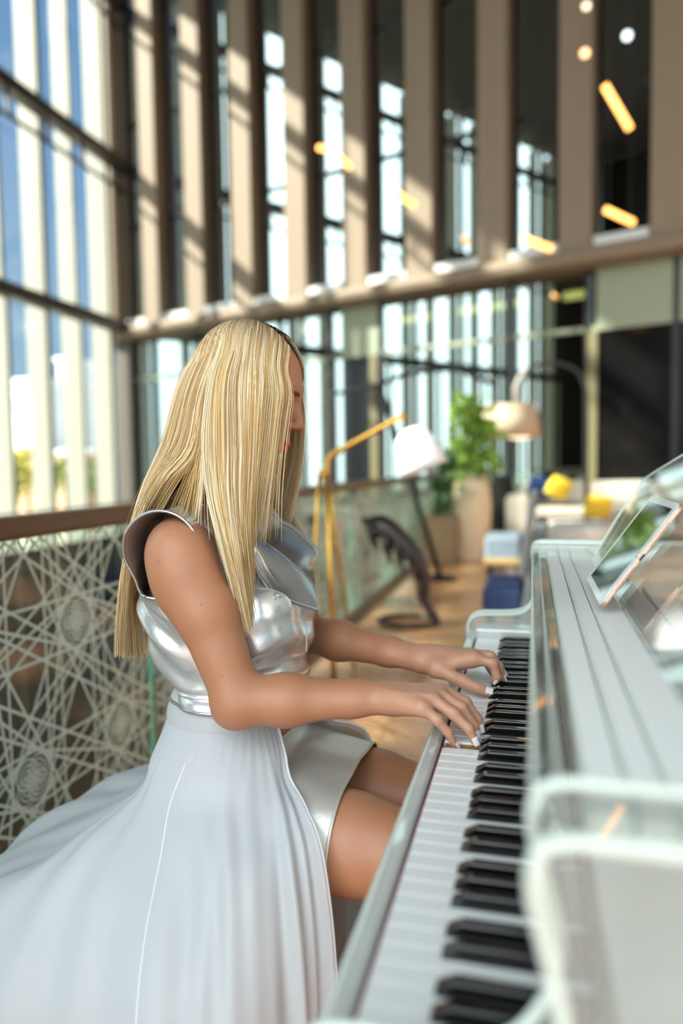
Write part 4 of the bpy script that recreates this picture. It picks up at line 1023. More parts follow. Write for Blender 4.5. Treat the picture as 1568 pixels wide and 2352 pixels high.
back = [guide(p) for p in (
    [(520, 733, 1.19), (455, 790, 1.17), (408, 890, 1.16), (372, 1020, 1.15), (326, 1130, 1.11), (291, 1270, 1.07), (273, 1420, 1.08), (266, 1548, 1.09)],
    [(527, 732, 1.17), (468, 795, 1.13), (424, 890, 1.11), (390, 1020, 1.10), (338, 1130, 1.075), (300, 1270, 1.055), (284, 1420, 1.08), (284, 1550, 1.095)],
    [(533, 731, 1.165), (482, 800, 1.105), (442, 900, 1.085), (410, 1020, 1.085), (348, 1120, 1.07), (296, 1250, 1.075), (300, 1420, 1.105), (308, 1552, 1.11)],
    [(538, 731, 1.16), (494, 806, 1.095), (458, 910, 1.072), (434, 1030, 1.070), (370, 1112, 1.072), (302, 1252, 1.10), (318, 1420, 1.125), (336, 1553, 1.13)],
    [(542, 731, 1.155), (503, 812, 1.088), (472, 925, 1.062), (450, 1040, 1.062), (392, 1105, 1.08), (310, 1255, 1.125), (336, 1420, 1.15), (360, 1548, 1.14)])]
front = [guide(p) for p in (
    [(540, 731, 1.155), (505, 790, 1.090), (482, 900, 1.050), (472, 1030, 1.035), (484, 1140, 1.010), (512, 1250, 0.995), (542, 1360, 1.010), (573, 1500, 1.025)],
    [(548, 731, 1.155), (522, 790, 1.085), (505, 900, 1.042), (503, 1030, 1.028), (510, 1140, 1.008), (530, 1250, 0.995), (552, 1360, 1.012), (577, 1496, 1.028)],
    [(560, 733, 1.150), (543, 790, 1.080), (530, 900, 1.040), (532, 1030, 1.028), (532, 1140, 1.012), (545, 1250, 1.000), (560, 1360, 1.015), (579, 1484, 1.030)],
    [(575, 736, 1.150), (562, 795, 1.080), (553, 900, 1.042), (555, 1030, 1.032), (552, 1140, 1.018), (556, 1240, 1.008), (564, 1340, 1.022), (577, 1440, 1.034)],
    [(590, 741, 1.150), (582, 800, 1.080), (577, 900, 1.045), (573, 1030, 1.038), (566, 1140, 1.026), (563, 1230, 1.018), (568, 1320, 1.028), (574, 1400, 1.036)],
    [(606, 748, 1.150), (606, 815, 1.082), (598, 910, 1.052), (588, 1040, 1.046), (577, 1140, 1.036), (572, 1220, 1.028), (573, 1290, 1.034), (578, 1350, 1.038)])]
face = [guide(p) for p in (
    [(618, 754, 1.150), (624, 822, 1.086), (616, 920, 1.060), (604, 1040, 1.055), (592, 1130, 1.050), (585, 1200, 1.050), (582, 1260, 1.05)],
    [(632, 764, 1.150), (640, 838, 1.092), (632, 935, 1.070), (620, 1050, 1.066), (606, 1140, 1.062), (596, 1200, 1.06), (590, 1250, 1.06)],
    [(648, 774, 1.150), (655, 850, 1.100), (640, 945, 1.080), (626, 1050, 1.074), (616, 1150, 1.072), (610, 1220, 1.072), (606, 1270, 1.072)],
    [(668, 792, 1.150), (668, 860, 1.112), (653, 950, 1.090), (638, 1050, 1.084), (630, 1140, 1.084), (628, 1210, 1.086), (628, 1250, 1.09)])]
far = [guide(p) for p in (
    [(660, 785, 1.175), (690, 842, 1.200), (694, 930, 1.250), (690, 1040, 1.262), (676, 1130, 1.262), (660, 1200, 1.262), (655, 1250, 1.262)],
    [(655, 780, 1.185), (688, 850, 1.230), (688, 940, 1.280), (680, 1050, 1.290), (662, 1140, 1.290), (640, 1200, 1.290), (668, 1270, 1.270)],
    [(640, 770, 1.200), (675, 850, 1.270), (668, 960, 1.310), (650, 1060, 1.310), (640, 1130, 1.305), (690, 1215, 1.285), (732, 1290, 1.270)],
    [(600, 752, 1.220), (640, 850, 1.290), (630, 960, 1.320), (610, 1060, 1.320), (600, 1130, 1.310), (650, 1190, 1.300), (712, 1260, 1.285)])]
lock_set(back, 400, w=0.00075); lock_set(front, 400, w=0.00075); lock_set(face[:3], 80, w=0.0007, jit=0.004, endjit=0.16); lock_set(face[2:], 34, w=0.0006, jit=0.005, endjit=0.12)
lock_set([front[-1], face[0]], 120, w=0.0007, endjit=0.16)
lock_set([back[-1], front[0]], 170, endjit=0.25)
lock_set(far[:2], 110, w=0.0008, jit=0.005); lock_set(far[2:], 130); lock_set(far[1:3], 90)
# dark lower layer of the hair behind the shoulder and under the crown
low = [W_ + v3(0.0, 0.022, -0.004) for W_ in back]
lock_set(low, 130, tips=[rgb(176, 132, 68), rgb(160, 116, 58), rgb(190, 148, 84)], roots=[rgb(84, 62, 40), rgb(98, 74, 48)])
# far side cap strands from the parting
cap = []
for a in np.linspace(0.0, 1.0, 5):
    P = [hp_(0.050 - 0.07 * a, 0.0, 0.115), hp_(0.03 - 0.09 * a, 0.055, 0.098), hp_(0.01 - 0.095 * a, 0.088, 0.04), hp_(-0.01 - 0.09 * a, 0.095, -0.05), hp_(-0.03 - 0.06 * a, 0.09, -0.15), hp_(-0.05 - 0.03 * a, 0.085, -0.24)]
    cap.append(smoothpath(P, 34))
lock_set(cap, 140)
lock_set([back[-1] + v3(0.004, 0.014, 0), front[0] + v3(0.006, 0.022, 0)], 160, tips=[rgb(120, 92, 56), rgb(146, 112, 66), rgb(98, 74, 46)], roots=[rgb(84, 62, 40)], endjit=0.3)  # gap strands tinted dark: shade between the locks put into their colour
# loose flyaway hairs
for _ in range(110):
    gset = [back, front, face, far][int(RNG.integers(4))]; g0 = gset[int(RNG.integers(len(gset)))].copy()
    tt = np.linspace(0, 1, len(g0))[:, None]; d = RNG.normal(0, 0.012, 3)
    g0 = g0 + d * tt ** 0.7 + 0.006 * np.sin(6 * tt + RNG.uniform(0, 6, 3))
    strand(g0[: int(RNG.integers(20, 34))], 0.00028, ROOT[3], TIP[2])
# solid under-layers
def add_sheet(G, col0, col1):
    G = G.copy(); q_ = (G - CAPC) @ HR / CAPR; l_ = np.linalg.norm(q_, axis=2)
    up_ = np.clip((q_[..., 2] + 0.45) / 0.9, 0, 1); up_ = up_ * up_ * (3 - 2 * up_)
    G = CAPC + (q_ * np.where(l_ < 1.0, 1.0 / np.maximum(l_, 0.3), 1 + up_ * ((1.0 + 0.2 * (l_ - 1.0)) / np.maximum(l_, 0.3) - 1))[..., None] * CAPR) @ HR.T
    o = len(HV); nu, nv = G.shape[:2]
    for i in range(nu):
        for j in range(nv):
            HV.append(G[i, j]); t = min(1, j / nv * 2.4); HCc.append((*[col0[q] * (1 - t) + col1[q] * t for q in range(3)], 1))
    for i in range(nu - 1):
        for j in range(nv - 1): HFc.append((o + i * nv + j, o + (i + 1) * nv + j, o + (i + 1) * nv + j + 1, o + i * nv + j + 1))
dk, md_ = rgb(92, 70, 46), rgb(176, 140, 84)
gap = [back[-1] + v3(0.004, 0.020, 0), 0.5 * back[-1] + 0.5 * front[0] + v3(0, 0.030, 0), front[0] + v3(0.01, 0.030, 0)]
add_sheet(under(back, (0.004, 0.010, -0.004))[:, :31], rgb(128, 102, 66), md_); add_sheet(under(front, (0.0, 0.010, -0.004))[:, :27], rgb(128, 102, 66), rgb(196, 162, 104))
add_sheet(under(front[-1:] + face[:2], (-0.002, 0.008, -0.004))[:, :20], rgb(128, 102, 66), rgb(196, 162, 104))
add_sheet(np.stack(gap)[:, :24], rgb(70, 52, 34), rgb(96, 72, 44))  # shade of the gap coloured into this dark sheet
# skull cap under everything
HF2 = Field(HC - 0.16, HC + 0.16, 0.005)
HF2.ell(hp_(-0.004, 0, 0.027), HS * v3(0.091, 0.079, 0.084), HR, 0)
V2, Q2 = HF2.surface(); loc = (V2 - HC) @ HR / HS
gg = np.minimum(0.062 - loc[:, 0] - 0.35 * np.abs(loc[:, 1]) + np.clip(loc[:, 2] - 0.05, 0, 1) * 0.5, 0.0 + loc[:, 2] + 0.10)
V2, T2 = clip(V2, Q2, gg)
o = len(HV); HV += list(V2); HCc += [(*rgb(138, 112, 74), 1)] * len(V2); HFc += [tuple(int(i) + o for i in f) for f in T2]
me = bpy.data.meshes.new('hair'); me.from_pydata([tuple(map(float, p)) for p in HV], [], HFc); me.update(); me.materials.append(M_hair)
ca = me.color_attributes.new('tint', 'FLOAT_COLOR', 'POINT'); ca.data.foreach_set('color', np.array(HCc, np.float32).ravel())
me.polygons.foreach_set('use_smooth', [True] * len(me.polygons))
ho = bpy.data.objects.new('hair', me); COL.objects.link(ho); attach(ho, woman)
# ================================================================== FURNITURE BEHIND HER
M_brass = mat('brass', rgb(214, 168, 74), 0.22, 1.0)
M_black = mat('satin_black', rgb(26, 25, 25), 0.4)
M_lwhite = mat('white_shade', rgb(246, 246, 244), 0.35)
# brass floor lamp with white bell shade
yl = 3.40
gl = thing('floor_lamp', 'brass floor lamp with bent arm and white bell shade beside the railing', 'lamp', (-1.02, yl, 0))
m_ = W(750, 1085, y=yl); b0 = W(762, 1440, y=yl); foot = m_ + (b0 - m_) * (m_[2] / (m_[2] - b0[2]))
MB().tube([foot, m_], 0.014, 12).obj('pole', M_brass, parent=gl, smooth=True)
m2 = W(733, 1088, y=yl - 0.02); f2 = W(703, 1570, y=3.517); f2[2] = 0.0
MB().tube([f2, m2], 0.009, 10).obj('leg', M_brass, parent=gl, smooth=True)
f3 = foot + v3(0.0, 0.42, 0); MB().tube([f3, m2 + v3(0.03, 0.03, 0)], 0.009, 10).obj('leg', M_brass, parent=gl, smooth=True)
MB().tube([m2 + v3(-0.005, 0, 0), m_ + v3(0.012, 0, 0)], 0.018, 10).obj('clamp', M_brass, parent=gl, smooth=True)
arm_ = smoothpath([m_, W(752, 1062, y=yl), W(762, 1045, y=yl), W(778, 1035, y=yl), W(850, 996, y=yl), W(932, 950, y=yl)], 30)
MB().tube(arm_, 0.013, 12).obj('arm', M_brass, parent=gl, smooth=True)
MB().ball(W(776, 1037, y=yl - 0.006), 0.020).obj('joint', M_brass, parent=gl, smooth=True)
ap = W(938, 984, y=yl); op = W(973, 1072, y=yl); ax_ = op - ap; ax_ /= np.linalg.norm(ax_)
q = Vector((0, 0, -1)).rotation_difference(Vector(ax_)).to_matrix().to_4x4(); q.translation = Vector(ap)
prof = [(0.0, 0.0), (0.030, -0.002), (0.058, -0.014), (0.080, -0.038), (0.096, -0.075), (0.106, -0.12), (0.112, -0.17), (0.114, -0.212), (0.110, -0.212), (0.108, -0.17), (0.100, -0.12), (0.088, -0.075), (0.0, -0.02)]
MB().lathe(prof, n=36, M=q, caps=False).obj('lamp_shade', M_lwhite, parent=gl, smooth=True)
MB().tube([W(926, 954, y=yl), W(936, 984, y=yl)], 0.006, 8).obj('shade_stem', M_brass, parent=gl)
# black lamp with leaning pole and arched arms
yb = 7.09
bl = thing('floor_lamp', 'black floor lamp with leaning pole and long arched arms before the potted plants', 'lamp', (-0.883, yb, 0))
MB().lathe([(0.20, 0), (0.20, 0.018), (0.19, 0.025)], c=(-0.93, yb, 0), n=28).obj('base', M_black, parent=bl)
MB().tube([v3(-0.883, yb, 0.02), W(945, 1110, y=yb), W(872, 885, y=yb)], 0.028, 10).obj('pole', M_black, parent=bl, smooth=True)
MB().tube(smoothpath([W(760, 906, y=yb), W(820, 895, y=yb), W(872, 884, y=yb)], 14), 0.020, 8).obj('arm', M_black, parent=bl, smooth=True)
MB().tube(smoothpath([W(872, 884, y=yb), W(930, 860, y=yb), W(1000, 850, y=yb), W(1056, 850, y=yb), W(1095, 868, y=yb), W(1138, 880, y=yb)], 24), 0.024, 8).obj('arm', M_black, parent=bl, smooth=True)
MB().tube(smoothpath([W(885, 866, y=yb), W(862, 900, y=yb), W(868, 940, y=yb), W(905, 1000, y=yb)], 14), 0.010, 8).obj('cable', M_black, parent=bl, smooth=True)
MB().ball(W(872, 884, y=yb), 0.045).obj('joint', M_black, parent=bl, smooth=True)
# big beige drum shade on an arched black stand
ya = 9.7
al = thing('floor_lamp', 'arched black lamp with large beige drum shade above the cream sofa', 'lamp', tuple(W(1345, 1200, y=ya) * v3(1, 1, 0)))
pb = W(1345, 1100, y=ya); pb0 = pb.copy(); pb0[2] = 0.0
MB().tube(np.vstack([[pb0], smoothpath([pb, W(1346, 960, y=ya), W(1343, 885, y=ya), W(1318, 848, y=ya), W(1265, 833, y=ya), W(1215, 846, y=ya), W(1188, 872, y=ya), W(1180, 930, y=ya)], 30)]), 0.026, 10).obj('arched_pole', M_black, parent=al, smooth=True)
MB().lathe([(0.24, 0), (0.24, 0.03), (0.22, 0.04)], c=tuple(pb0), n=28).obj('base', M_black, parent=al)
sc_ = W(1170, 967, y=ya); k = ya / FPX * 1.02
MB().lathe([(56 * k, 34 * k), (62 * k, 5 * k), (67 * k, -36 * k), (65.5 * k, -36 * k), (60 * k, 5 * k), (54 * k, 32 * k), (4 * k, 33 * k)], c=tuple(sc_), n=40, caps=False).obj('lamp_shade', mat('beige_shade', rgb(204, 186, 158), 0.8, noise=0.05), parent=al, smooth=True)
MB().tube([W(1186, 935, y=ya), W(1186, 890, y=ya), W(1196, 866, y=ya), W(1212, 850, y=ya)], 0.05, 12).obj('sleeve', mat('grey_sleeve', rgb(150, 146, 140), 0.5), parent=al, smooth=True)
bm_ = mat('warm_bulb', rgb(255, 240, 214), 0.4); setp(bm_.node_tree.nodes['Principled BSDF'], emit=0.9, ecol=rgb(255, 236, 200))
MB().ball(sc_ + v3(0.13, -0.10, -36 * k), (0.14, 0.12, 0.03)).obj('diffuser', bm_, parent=al, smooth=True)
# dark sculptural stand with ring base
yd = 5.05
M_brown = mat('dark_brown_lacquer', rgb(44, 28, 24), 0.3, coat=0.3)
sd = thing('sculpture_stand', 'dark brown curved stand with ring base and ragged drooping top', 'sculpture', (-0.85, yd, 0))
rc = v3(-0.86, yd, 0.018)
MB().tube([rc + v3(0.215 * math.cos(a), 0.17 * math.sin(a), 0) for a in np.linspace(0, 2 * PI, 48)], 0.018, 10, caps=False).obj('ring_base', M_brown, parent=sd, smooth=True)
sp_ = smoothpath([rc + v3(0.215, 0, 0), W(976, 1380, y=yd), W(975, 1330, y=yd), W(957, 1285, y=yd), W(920, 1245, y=yd), W(885, 1215, y=yd), W(843, 1198, y=yd)], 40)
MB().tube(sp_, np.interp(np.linspace(0, 1, 40), [0, 0.35, 0.6, 0.9, 1], [0.028, 0.045, 0.075, 0.09, 0.04]), 12).obj('curved_neck', M_brown, parent=sd, smooth=True)
for (a, b, c, w) in (((850, 1200), (856, 1235), (868, 1268), 0.075), ((880, 1215), (890, 1260), (898, 1302), 0.075), ((905, 1235), (918, 1275), (932, 1335), 0.06), ((868, 1202), (880, 1225), (905, 1252), 0.075), ((950, 1290), (955, 1330), (962, 1380), 0.035), ((834, 1190), (846, 1202), (866, 1208), 0.05), ((845, 1205), (850, 1222), (862, 1248), 0.06), ((925, 1250), (940, 1280), (950, 1318), 0.06)):
    MB().tube(smoothpath([W(*a, y=yd - 0.03), W(*b, y=yd - 0.04), W(*c, y=yd - 0.03)], 12), np.interp(np.linspace(0, 1, 12), [0, 0.4, 1], [w * 0.6, w, 0.006]), 8, flat=0.5).obj('drooping_blade', M_brown, parent=sd, smooth=True)
MB().tube([W(936, 1325, y=yd - 0.06), W(955, 1392, y=yd - 0.06)], 0.018, 8, flat=0.4).obj('pale_strip', mat('pale_strip', rgb(206, 196, 186), 0.3), parent=sd)
# planters and plants
M_pot = mat('sand_planter', rgb(234, 214, 178), 0.75, noise=0.08, nscale=5)
M_leaf = mat('leaf_green', rgb(136, 174, 62), 0.45, noise=0.45, nscale=7)
M_leaf.node_tree.nodes['Principled BSDF'].inputs['Transmission Weight'].default_value = 0.15
def leaves(mb, c, r, n, size):
    for _ in range(n):
        d = RNG.normal(0, 1, 3); d /= np.linalg.norm(d); p = np.array(c) + d * np.array(r) * RNG.uniform(0.3, 1.0) ** 0.6
        t = RNG.normal(0, 1, 3); t[2] = t[2] * 0.5 - 0.35; t /= np.linalg.norm(t); s = np.cross(t, RNG.normal(0, 1, 3)); s /= np.linalg.norm(s); nn = np.cross(t, s); L_ = size * RNG.uniform(0.7, 1.3)
        mb.add([p, p + t * L_ * 0.4 + s * L_ * 0.26 + nn * 0.08 * L_, p + t * L_, p + t * L_ * 0.4 - s * L_ * 0.26 + nn * 0.08 * L_, p + t * L_ * 0.45 - nn * 0.05 * L_], [(0, 1, 4), (1, 2, 4), (2, 3, 4), (3, 0, 4)])
pv = W(1082, 1290, z=0); pv = v3(pv[0], 8.75, 0)
kx = W(1082, 1200, y=8.75)[0]
pp = thing('potted_plant', 'tall sand-coloured vase with bushy bright green climbing plant', 'plant', (kx, 8.75, 0))
MB().lathe([(0.17, 0), (0.19, 0.06), (0.235, 0.45), (0.245, 0.62), (0.22, 0.85), (0.17, 1.02), (0.15, 1.02), (0.18, 0.86), (0.10, 0.80)], c=(kx, 8.75, 0), n=28, caps=False).obj('pot', M_pot, parent=pp, smooth=True)
MB().tube(smoothpath([(kx, 8.75, 0.8), (kx - 0.02, 8.74, 1.3), (kx + 0.03, 8.75, 1.9)], 10), 0.02, 8).obj('stem', mat('plant_stem', rgb(90, 80, 50), 0.7), parent=pp)
lf = MB()
for (px, py, r, n) in ((1080, 950, 0.22, 170), (1100, 1000, 0.24, 190), (1060, 1040, 0.22, 170), (1115, 1060, 0.18, 120), (1075, 1100, 0.22, 150), (1060, 1140, 0.16, 90), (1062, 925, 0.12, 50)):
    leaves(lf, W(px, py, y=8.72), (r, 0.2, r), n, 0.13)
lf.obj('foliage', M_leaf, parent=pp)
kb = W(1003, 1250, y=8.35)[0] + 0.03
p2 = thing('potted_plant', 'square brown-beige planter with small dark green plant behind the black lamp pole', 'plant', (kb, 8.35, 0))
MB().prism([(kb - 0.20, 8.13), (kb + 0.20, 8.13), (kb + 0.20, 8.53), (kb - 0.20, 8.53)], 2, 0.0, 0.55).obj('pot', mat('brown_planter', rgb(150, 128, 98), 0.7, noise=0.06), parent=p2, bevel=0.02)
l2 = MB()
for (px, py, r, n) in ((1020, 1060, 0.10, 80), (1017, 1110, 0.10, 80), (1012, 1160, 0.09, 50)): leaves(l2, W(px, py, y=8.25), (r, 0.12, r), n, 0.12)
l2.obj('foliage', mat('leaf_dark', rgb(70, 104, 50), 0.5, noise=0.4, nscale=7), parent=p2)
MB().tube([(kb, 8.35, 0.5), (kb + 0.02, 8.35, 1.05)], 0.015, 6).obj('stem', MATS['plant_stem'], parent=p2)
bx = W(1143, 1150, y=11.9)[0]
tag(MB().lathe([(0.15, 0), (0.19, 0.9), (0.2, 0.95), (0.17, 0.95), (0.15, 0.8)], c=(bx, 11.7, 0), n=24).obj('planter', M_black, smooth=False), 'tall black planter pot standing behind the cream sofa arm', 'planter')
# cream sofa with scattered cushions
M_sofa = mat('cream_fabric', rgb(196, 190, 176), 0.85, bump=0.1, bscale=200)
sx0 = W(1160, 1180, y=10.7)[0]
so = thing('sofa', 'long cream fabric sofa before the dark glass wall', 'sofa', (sx0 + 1.5, 11.1, 0))
MB().box(sx0 + 0.1, sx0 + 3.0, 10.75, 11.5, 0.12, 0.34).obj('base', M_sofa, parent=so, bevel=0.03)
MB().box(sx0, sx0 + 0.34, 10.7, 11.5, 0.08, 0.66).obj('arm', M_sofa, parent=so, bevel=0.06, segs=4)
MB().box(sx0 + 2.9, sx0 + 3.2, 10.7, 11.5, 0.08, 0.66).obj('arm', M_sofa, parent=so, bevel=0.06, segs=4)
for j in range(3):
    a = sx0 + 0.36 + j * 0.85
    MB().box(a, a + 0.83, 10.72, 11.25, 0.34, 0.50).obj('seat_cushion', M_sofa, parent=so, bevel=0.05, segs=4)
    MB().box(a - (0.12 if j == 0 else 0), a + 0.83, 11.27, 11.50, 0.50, 0.86).obj('back_cushion', M_sofa, parent=so, bevel=0.09, segs=4)
def pillow(name, c, s, col, label, rot=0.3, tilt=0.35):
    G = []
    for i in range(15):
        row = []
        for j in range(15):
            u, w = i / 7 - 1, j / 7 - 1; e = (1 - u ** 4) * (1 - w ** 4); kk = 1 - 0.10 * (u * u * w * w) ** 0.3
            row.append((u * s * kk, w * s * kk, e))
        G.append(row)
    mb = MB(); R_ = Matrix.Translation(Vector(c)) @ Matrix.Rotation(tilt, 4, 'X') @ Matrix.Rotation(rot, 4, 'Y')
    for sg in (-1, 1): mb.grid([[tuple(R_ @ Vector((a, sg * 0.07 * e ** 0.6, b))) for (a, b, e) in row] for row in G])
    return tag(mb.obj(name, mat('fabric_' + name + str(len(MATS)), col, 0.85), smooth=True), label, 'cushion')
pc = W(1232, 1160, y=10.95); pillow('cushion', (pc[0] + 0.05, 10.94, 0.775), 0.18, rgb(22, 58, 116), 'navy blue cushion at the left end of the cream sofa')
pc = W(1272, 1165, y=10.95); pillow('cushion', (pc[0] + 0.06, 10.78, 0.775), 0.17, rgb(226, 198, 52), 'yellow cushion beside the navy cushion on the cream sofa', 0.5)
pc = W(1275, 1200, y=10.6); 
# round white pouf with yellow and rust cushions
yp = 9.55; pfx = W(1335, 1215, y=yp)[0]
pf = thing('pouf', 'large round white pouf in front of the cream sofa', 'pouf', (pfx, yp, 0))
MB().lathe([(0.01, 0.0), (0.40, 0.0), (0.46, 0.06), (0.47, 0.26), (0.42, 0.36), (0.30, 0.39), (0.01, 0.395)], c=(pfx, yp, 0), n=40).obj('seat', mat('white_boucle', rgb(206, 204, 198), 0.9, bump=0.2, bscale=90), parent=pf, smooth=True)
pillow('cushion', (W(1372, 1205, y=yp)[0], yp, 0.575), 0.17, rgb(232, 200, 60), 'yellow cushion lying on the round white pouf', 0.2, 0.5)
pillow('cushion', (W(1274, 1200, y=10.3)[0], 10.52, 0.17), 0.13, rgb(190, 72, 40), 'small rust red cushion leaning on the sofa base under the yellow cushion', 0.2, 0.2)
# two low chairs with coloured seats
def chair(yc, pxl, pxr, pyt, pyb, col, label, stripes=None):
    x0 = W(pxl, pyt, y=yc)[0]; x1 = W(pxr, pyt, y=yc)[0]; z1 = W(pxl, pyt, y=yc)[2]; z0 = W(pxl, pyb, y=yc)[2]
    c = thing('chair', label, 'chair', ((x0 + x1) / 2, yc + 0.2, 0), group=None)
    m = mat('seat_' + str(yc), col, 0.8, noise=0.35, nscale=6)
    MB().box(x0, x1, yc, yc + 0.50, z0, z1).obj('seat', m, parent=c, bevel=0.03, segs=3)
    if stripes: MB().box(x0 - 0.004, x1, yc - 0.004, yc + 0.50, z0 + 0.01, z0 + (z1 - z0) * 0.35).obj('seat_band', mat('band_' + str(yc), stripes, 0.8), parent=c, bevel=0.02)
    bk = MB()
    bk.prism([(x1 - 0.03, z0 - 0.08), (x1 + 0.03, z0 - 0.08), (x1 + 0.13, z1 + 0.34), (x1 + 0.07, z1 + 0.34)], 1, yc - 0.01, yc + 0.5)
    bk.obj('backrest', mat('grey_shell', rgb(92, 96, 98), 0.6), parent=c, bevel=0.015)
    for lx in (x0 + 0.03, x1 - 0.03):
        for ly in (yc + 0.04, yc + 0.45): MB().tube([(lx, ly, 0), (lx, ly, z0 + 0.005)], 0.012, 8).obj('leg', M_black, parent=c)
    return c
chair(3.75, 1106, 1200, 1350, 1408, rgb(38, 56, 96), 'grey-backed chair with navy seat close behind the piano')
chair(5.5, 1112, 1196, 1234, 1302, rgb(116, 132, 144), 'grey-backed chair with pale blue and sand seat beyond the navy chair', rgb(176, 152, 96))
# glowing pendant tubes and small bulbs hung in the atrium
M_tube = mat('amber_tube', rgb(255, 186, 104), 0.4); setp(M_tube.node_tree.nodes['Principled BSDF'], emit=2.2, ecol=rgb(255, 178, 92))
TL = [((1388, 196), (1446, 296), 9.0, 'steep amber light tube at upper right, the longest one'), ((1391, 482), (1453, 511), 9.2, 'amber light tube before the dark window under the steep tube'), ((1200, 548), (1266, 571), 9.4, 'amber light tube hanging just above the beige ledge'),
      ((904, 440), (953, 472), 9.8, 'amber light tube across the sunlit column edge'), ((779, 362), (803, 384), 10.5, 'short amber light tube beside the top of the sunlit column'), ((733, 340), (752, 343), 11.0, 'tiny pale amber light tube, farthest from the camera')]
for a, b, yy, lab in TL:
    A_, B_ = W(*a, y=yy), W(*b, y=yy + 0.25)
    t = thing('pendant_light', lab, 'light', tuple((A_ + B_) / 2), group=None)
    MB().tube([A_, B_], 0.042, 10).obj('light_tube', M_tube, parent=t, smooth=True)
    for p in (A_ * 0.9 + B_ * 0.1, A_ * 0.1 + B_ * 0.9): MB().tube([p, (p[0], p[1], ZT + 0.04)], 0.003, 5).obj('cable', M_black, parent=t)
for (px, py, r, c, lab) in ((1343, 122, 0.05, rgb(255, 196, 140), 'small warm round pendant bulb before a brown column'), (1440, 82, 0.05, rgb(220, 236, 240), 'small cool round pendant bulb before the dark window'), (1346, 14, 0.045, rgb(255, 226, 190), 'pale round pendant bulb at the top edge of the view')):
    p = W(px, py, y=8.6 if py > 50 else 9.3); t = thing('pendant_bulb', lab, 'light', tuple(p))
    e = mat('bulb_%d' % px, c, 0.4); setp(e.node_tree.nodes['Principled BSDF'], emit=1.6, ecol=c)
    MB().ball(p, r).obj('bulb', e, parent=t, smooth=True)
    MB().tube([p, (p[0], p[1], ZT + 0.04)], 0.003, 5).obj('cable', M_black, parent=t)
# strip lamps on the ceiling inside the storefront
M_strip = mat('yellow_strip', rgb(255, 236, 150), 0.4); setp(M_strip.node_tree.nodes['Principled BSDF'], emit=5.0, ecol=rgb(255, 232, 140))
for j, (s0, s1, zz) in enumerate(((5.2, 5.5, 4.05), (6.5, 6.75, 4.05), (7.6, 8.3, 3.98), (8.9, 9.8, 4.0), (9.9, 10.2, 4.0), (10.9, 11.3, 4.0))):
    o = wbox(MB(), s0, s1, -0.6, -0.5, zz, zz + 0.12).obj('ceiling_strip_light', M_strip)
    tag(o, ['short yellow strip light behind the storefront glass beside the woman\'s hair', 'short yellow strip light over the first dark doorway', 'yellow strip light above the potted plants', 'longest yellow strip light behind the storefront, above the beige drum shade', 'short yellow strip light right next to the longest one', 'yellow strip light above the arched lamp pole'][j], 'light')
ZL2 = ZLOW + 0.016
# ---- furniture on the lower floor, seen through the lattice
def low(px, py, x): return W(px, py, x=x)
M_lb = mat('lower_blue', rgb(60, 96, 130), 0.8); M_lg = mat('lower_grey', rgb(120, 118, 114), 0.8); M_ly = mat('lower_yellow', rgb(214, 196, 40), 0.7); M_lt = mat('lower_table', rgb(214, 206, 194), 0.4)
for j, (xx, yy, m, nm) in enumerate(((-5.2, 4.4, M_lb, 'blue'), (-7.6, 7.0, M_lg, 'grey'), (-4.0, 7.6, M_lb, 'blue'), (-6.4, 10.5, M_lg, 'grey'))):
    t = thing('armchair', ['blue armchair on the lower floor nearest the railing', 'grey armchair on the lower floor near the facade', 'blue armchair on the lower floor beyond the round tables', 'grey armchair on the lower floor farthest away'][j], 'armchair', (xx, yy, ZL2))
    MB().box(xx - 0.45, xx + 0.45, yy - 0.4, yy + 0.4, ZL2, ZL2 + 0.42).obj('seat', m, parent=t, bevel=0.06)
    MB().box(xx - 0.45, xx - 0.25, yy - 0.4, yy + 0.4, ZL2 + 0.42, ZL2 + 0.85).obj('backrest', m, parent=t, bevel=0.06)
for j, (xx, yy) in enumerate(((-4.4, 5.6), (-6.2, 5.4), (-3.4, 4.2), (-5.4, 8.6))):
    t = thing('round_table', ['round pale table on the lower floor between the blue armchairs', 'round pale table on the lower floor near the facade side', 'round pale table on the lower floor right under the railing', 'round pale table on the lower floor farthest away'][j], 'table', (xx, yy, ZL2))
    MB().lathe([(0.45, 0.70), (0.46, 0.73), (0.45, 0.75), (0.0, 0.75)], c=(xx, yy, ZL2), n=28).obj('tabletop', M_lt, parent=t)
    MB().lathe([(0.22, 0), (0.2, 0.02), (0.03, 0.05), (0.03, 0.71)], c=(xx, yy, ZL2), n=16).obj('pedestal', M_black, parent=t)
rg = MB().box(-6.8, -3.2, 3.2, 6.6, ZLOW, ZLOW + 0.015).obj('rug', mat('brown_rug', rgb(92, 70, 54), 0.95, noise=0.3, nscale=3)); tag(rg, 'brown rug under the tables on the lower floor', 'rug')
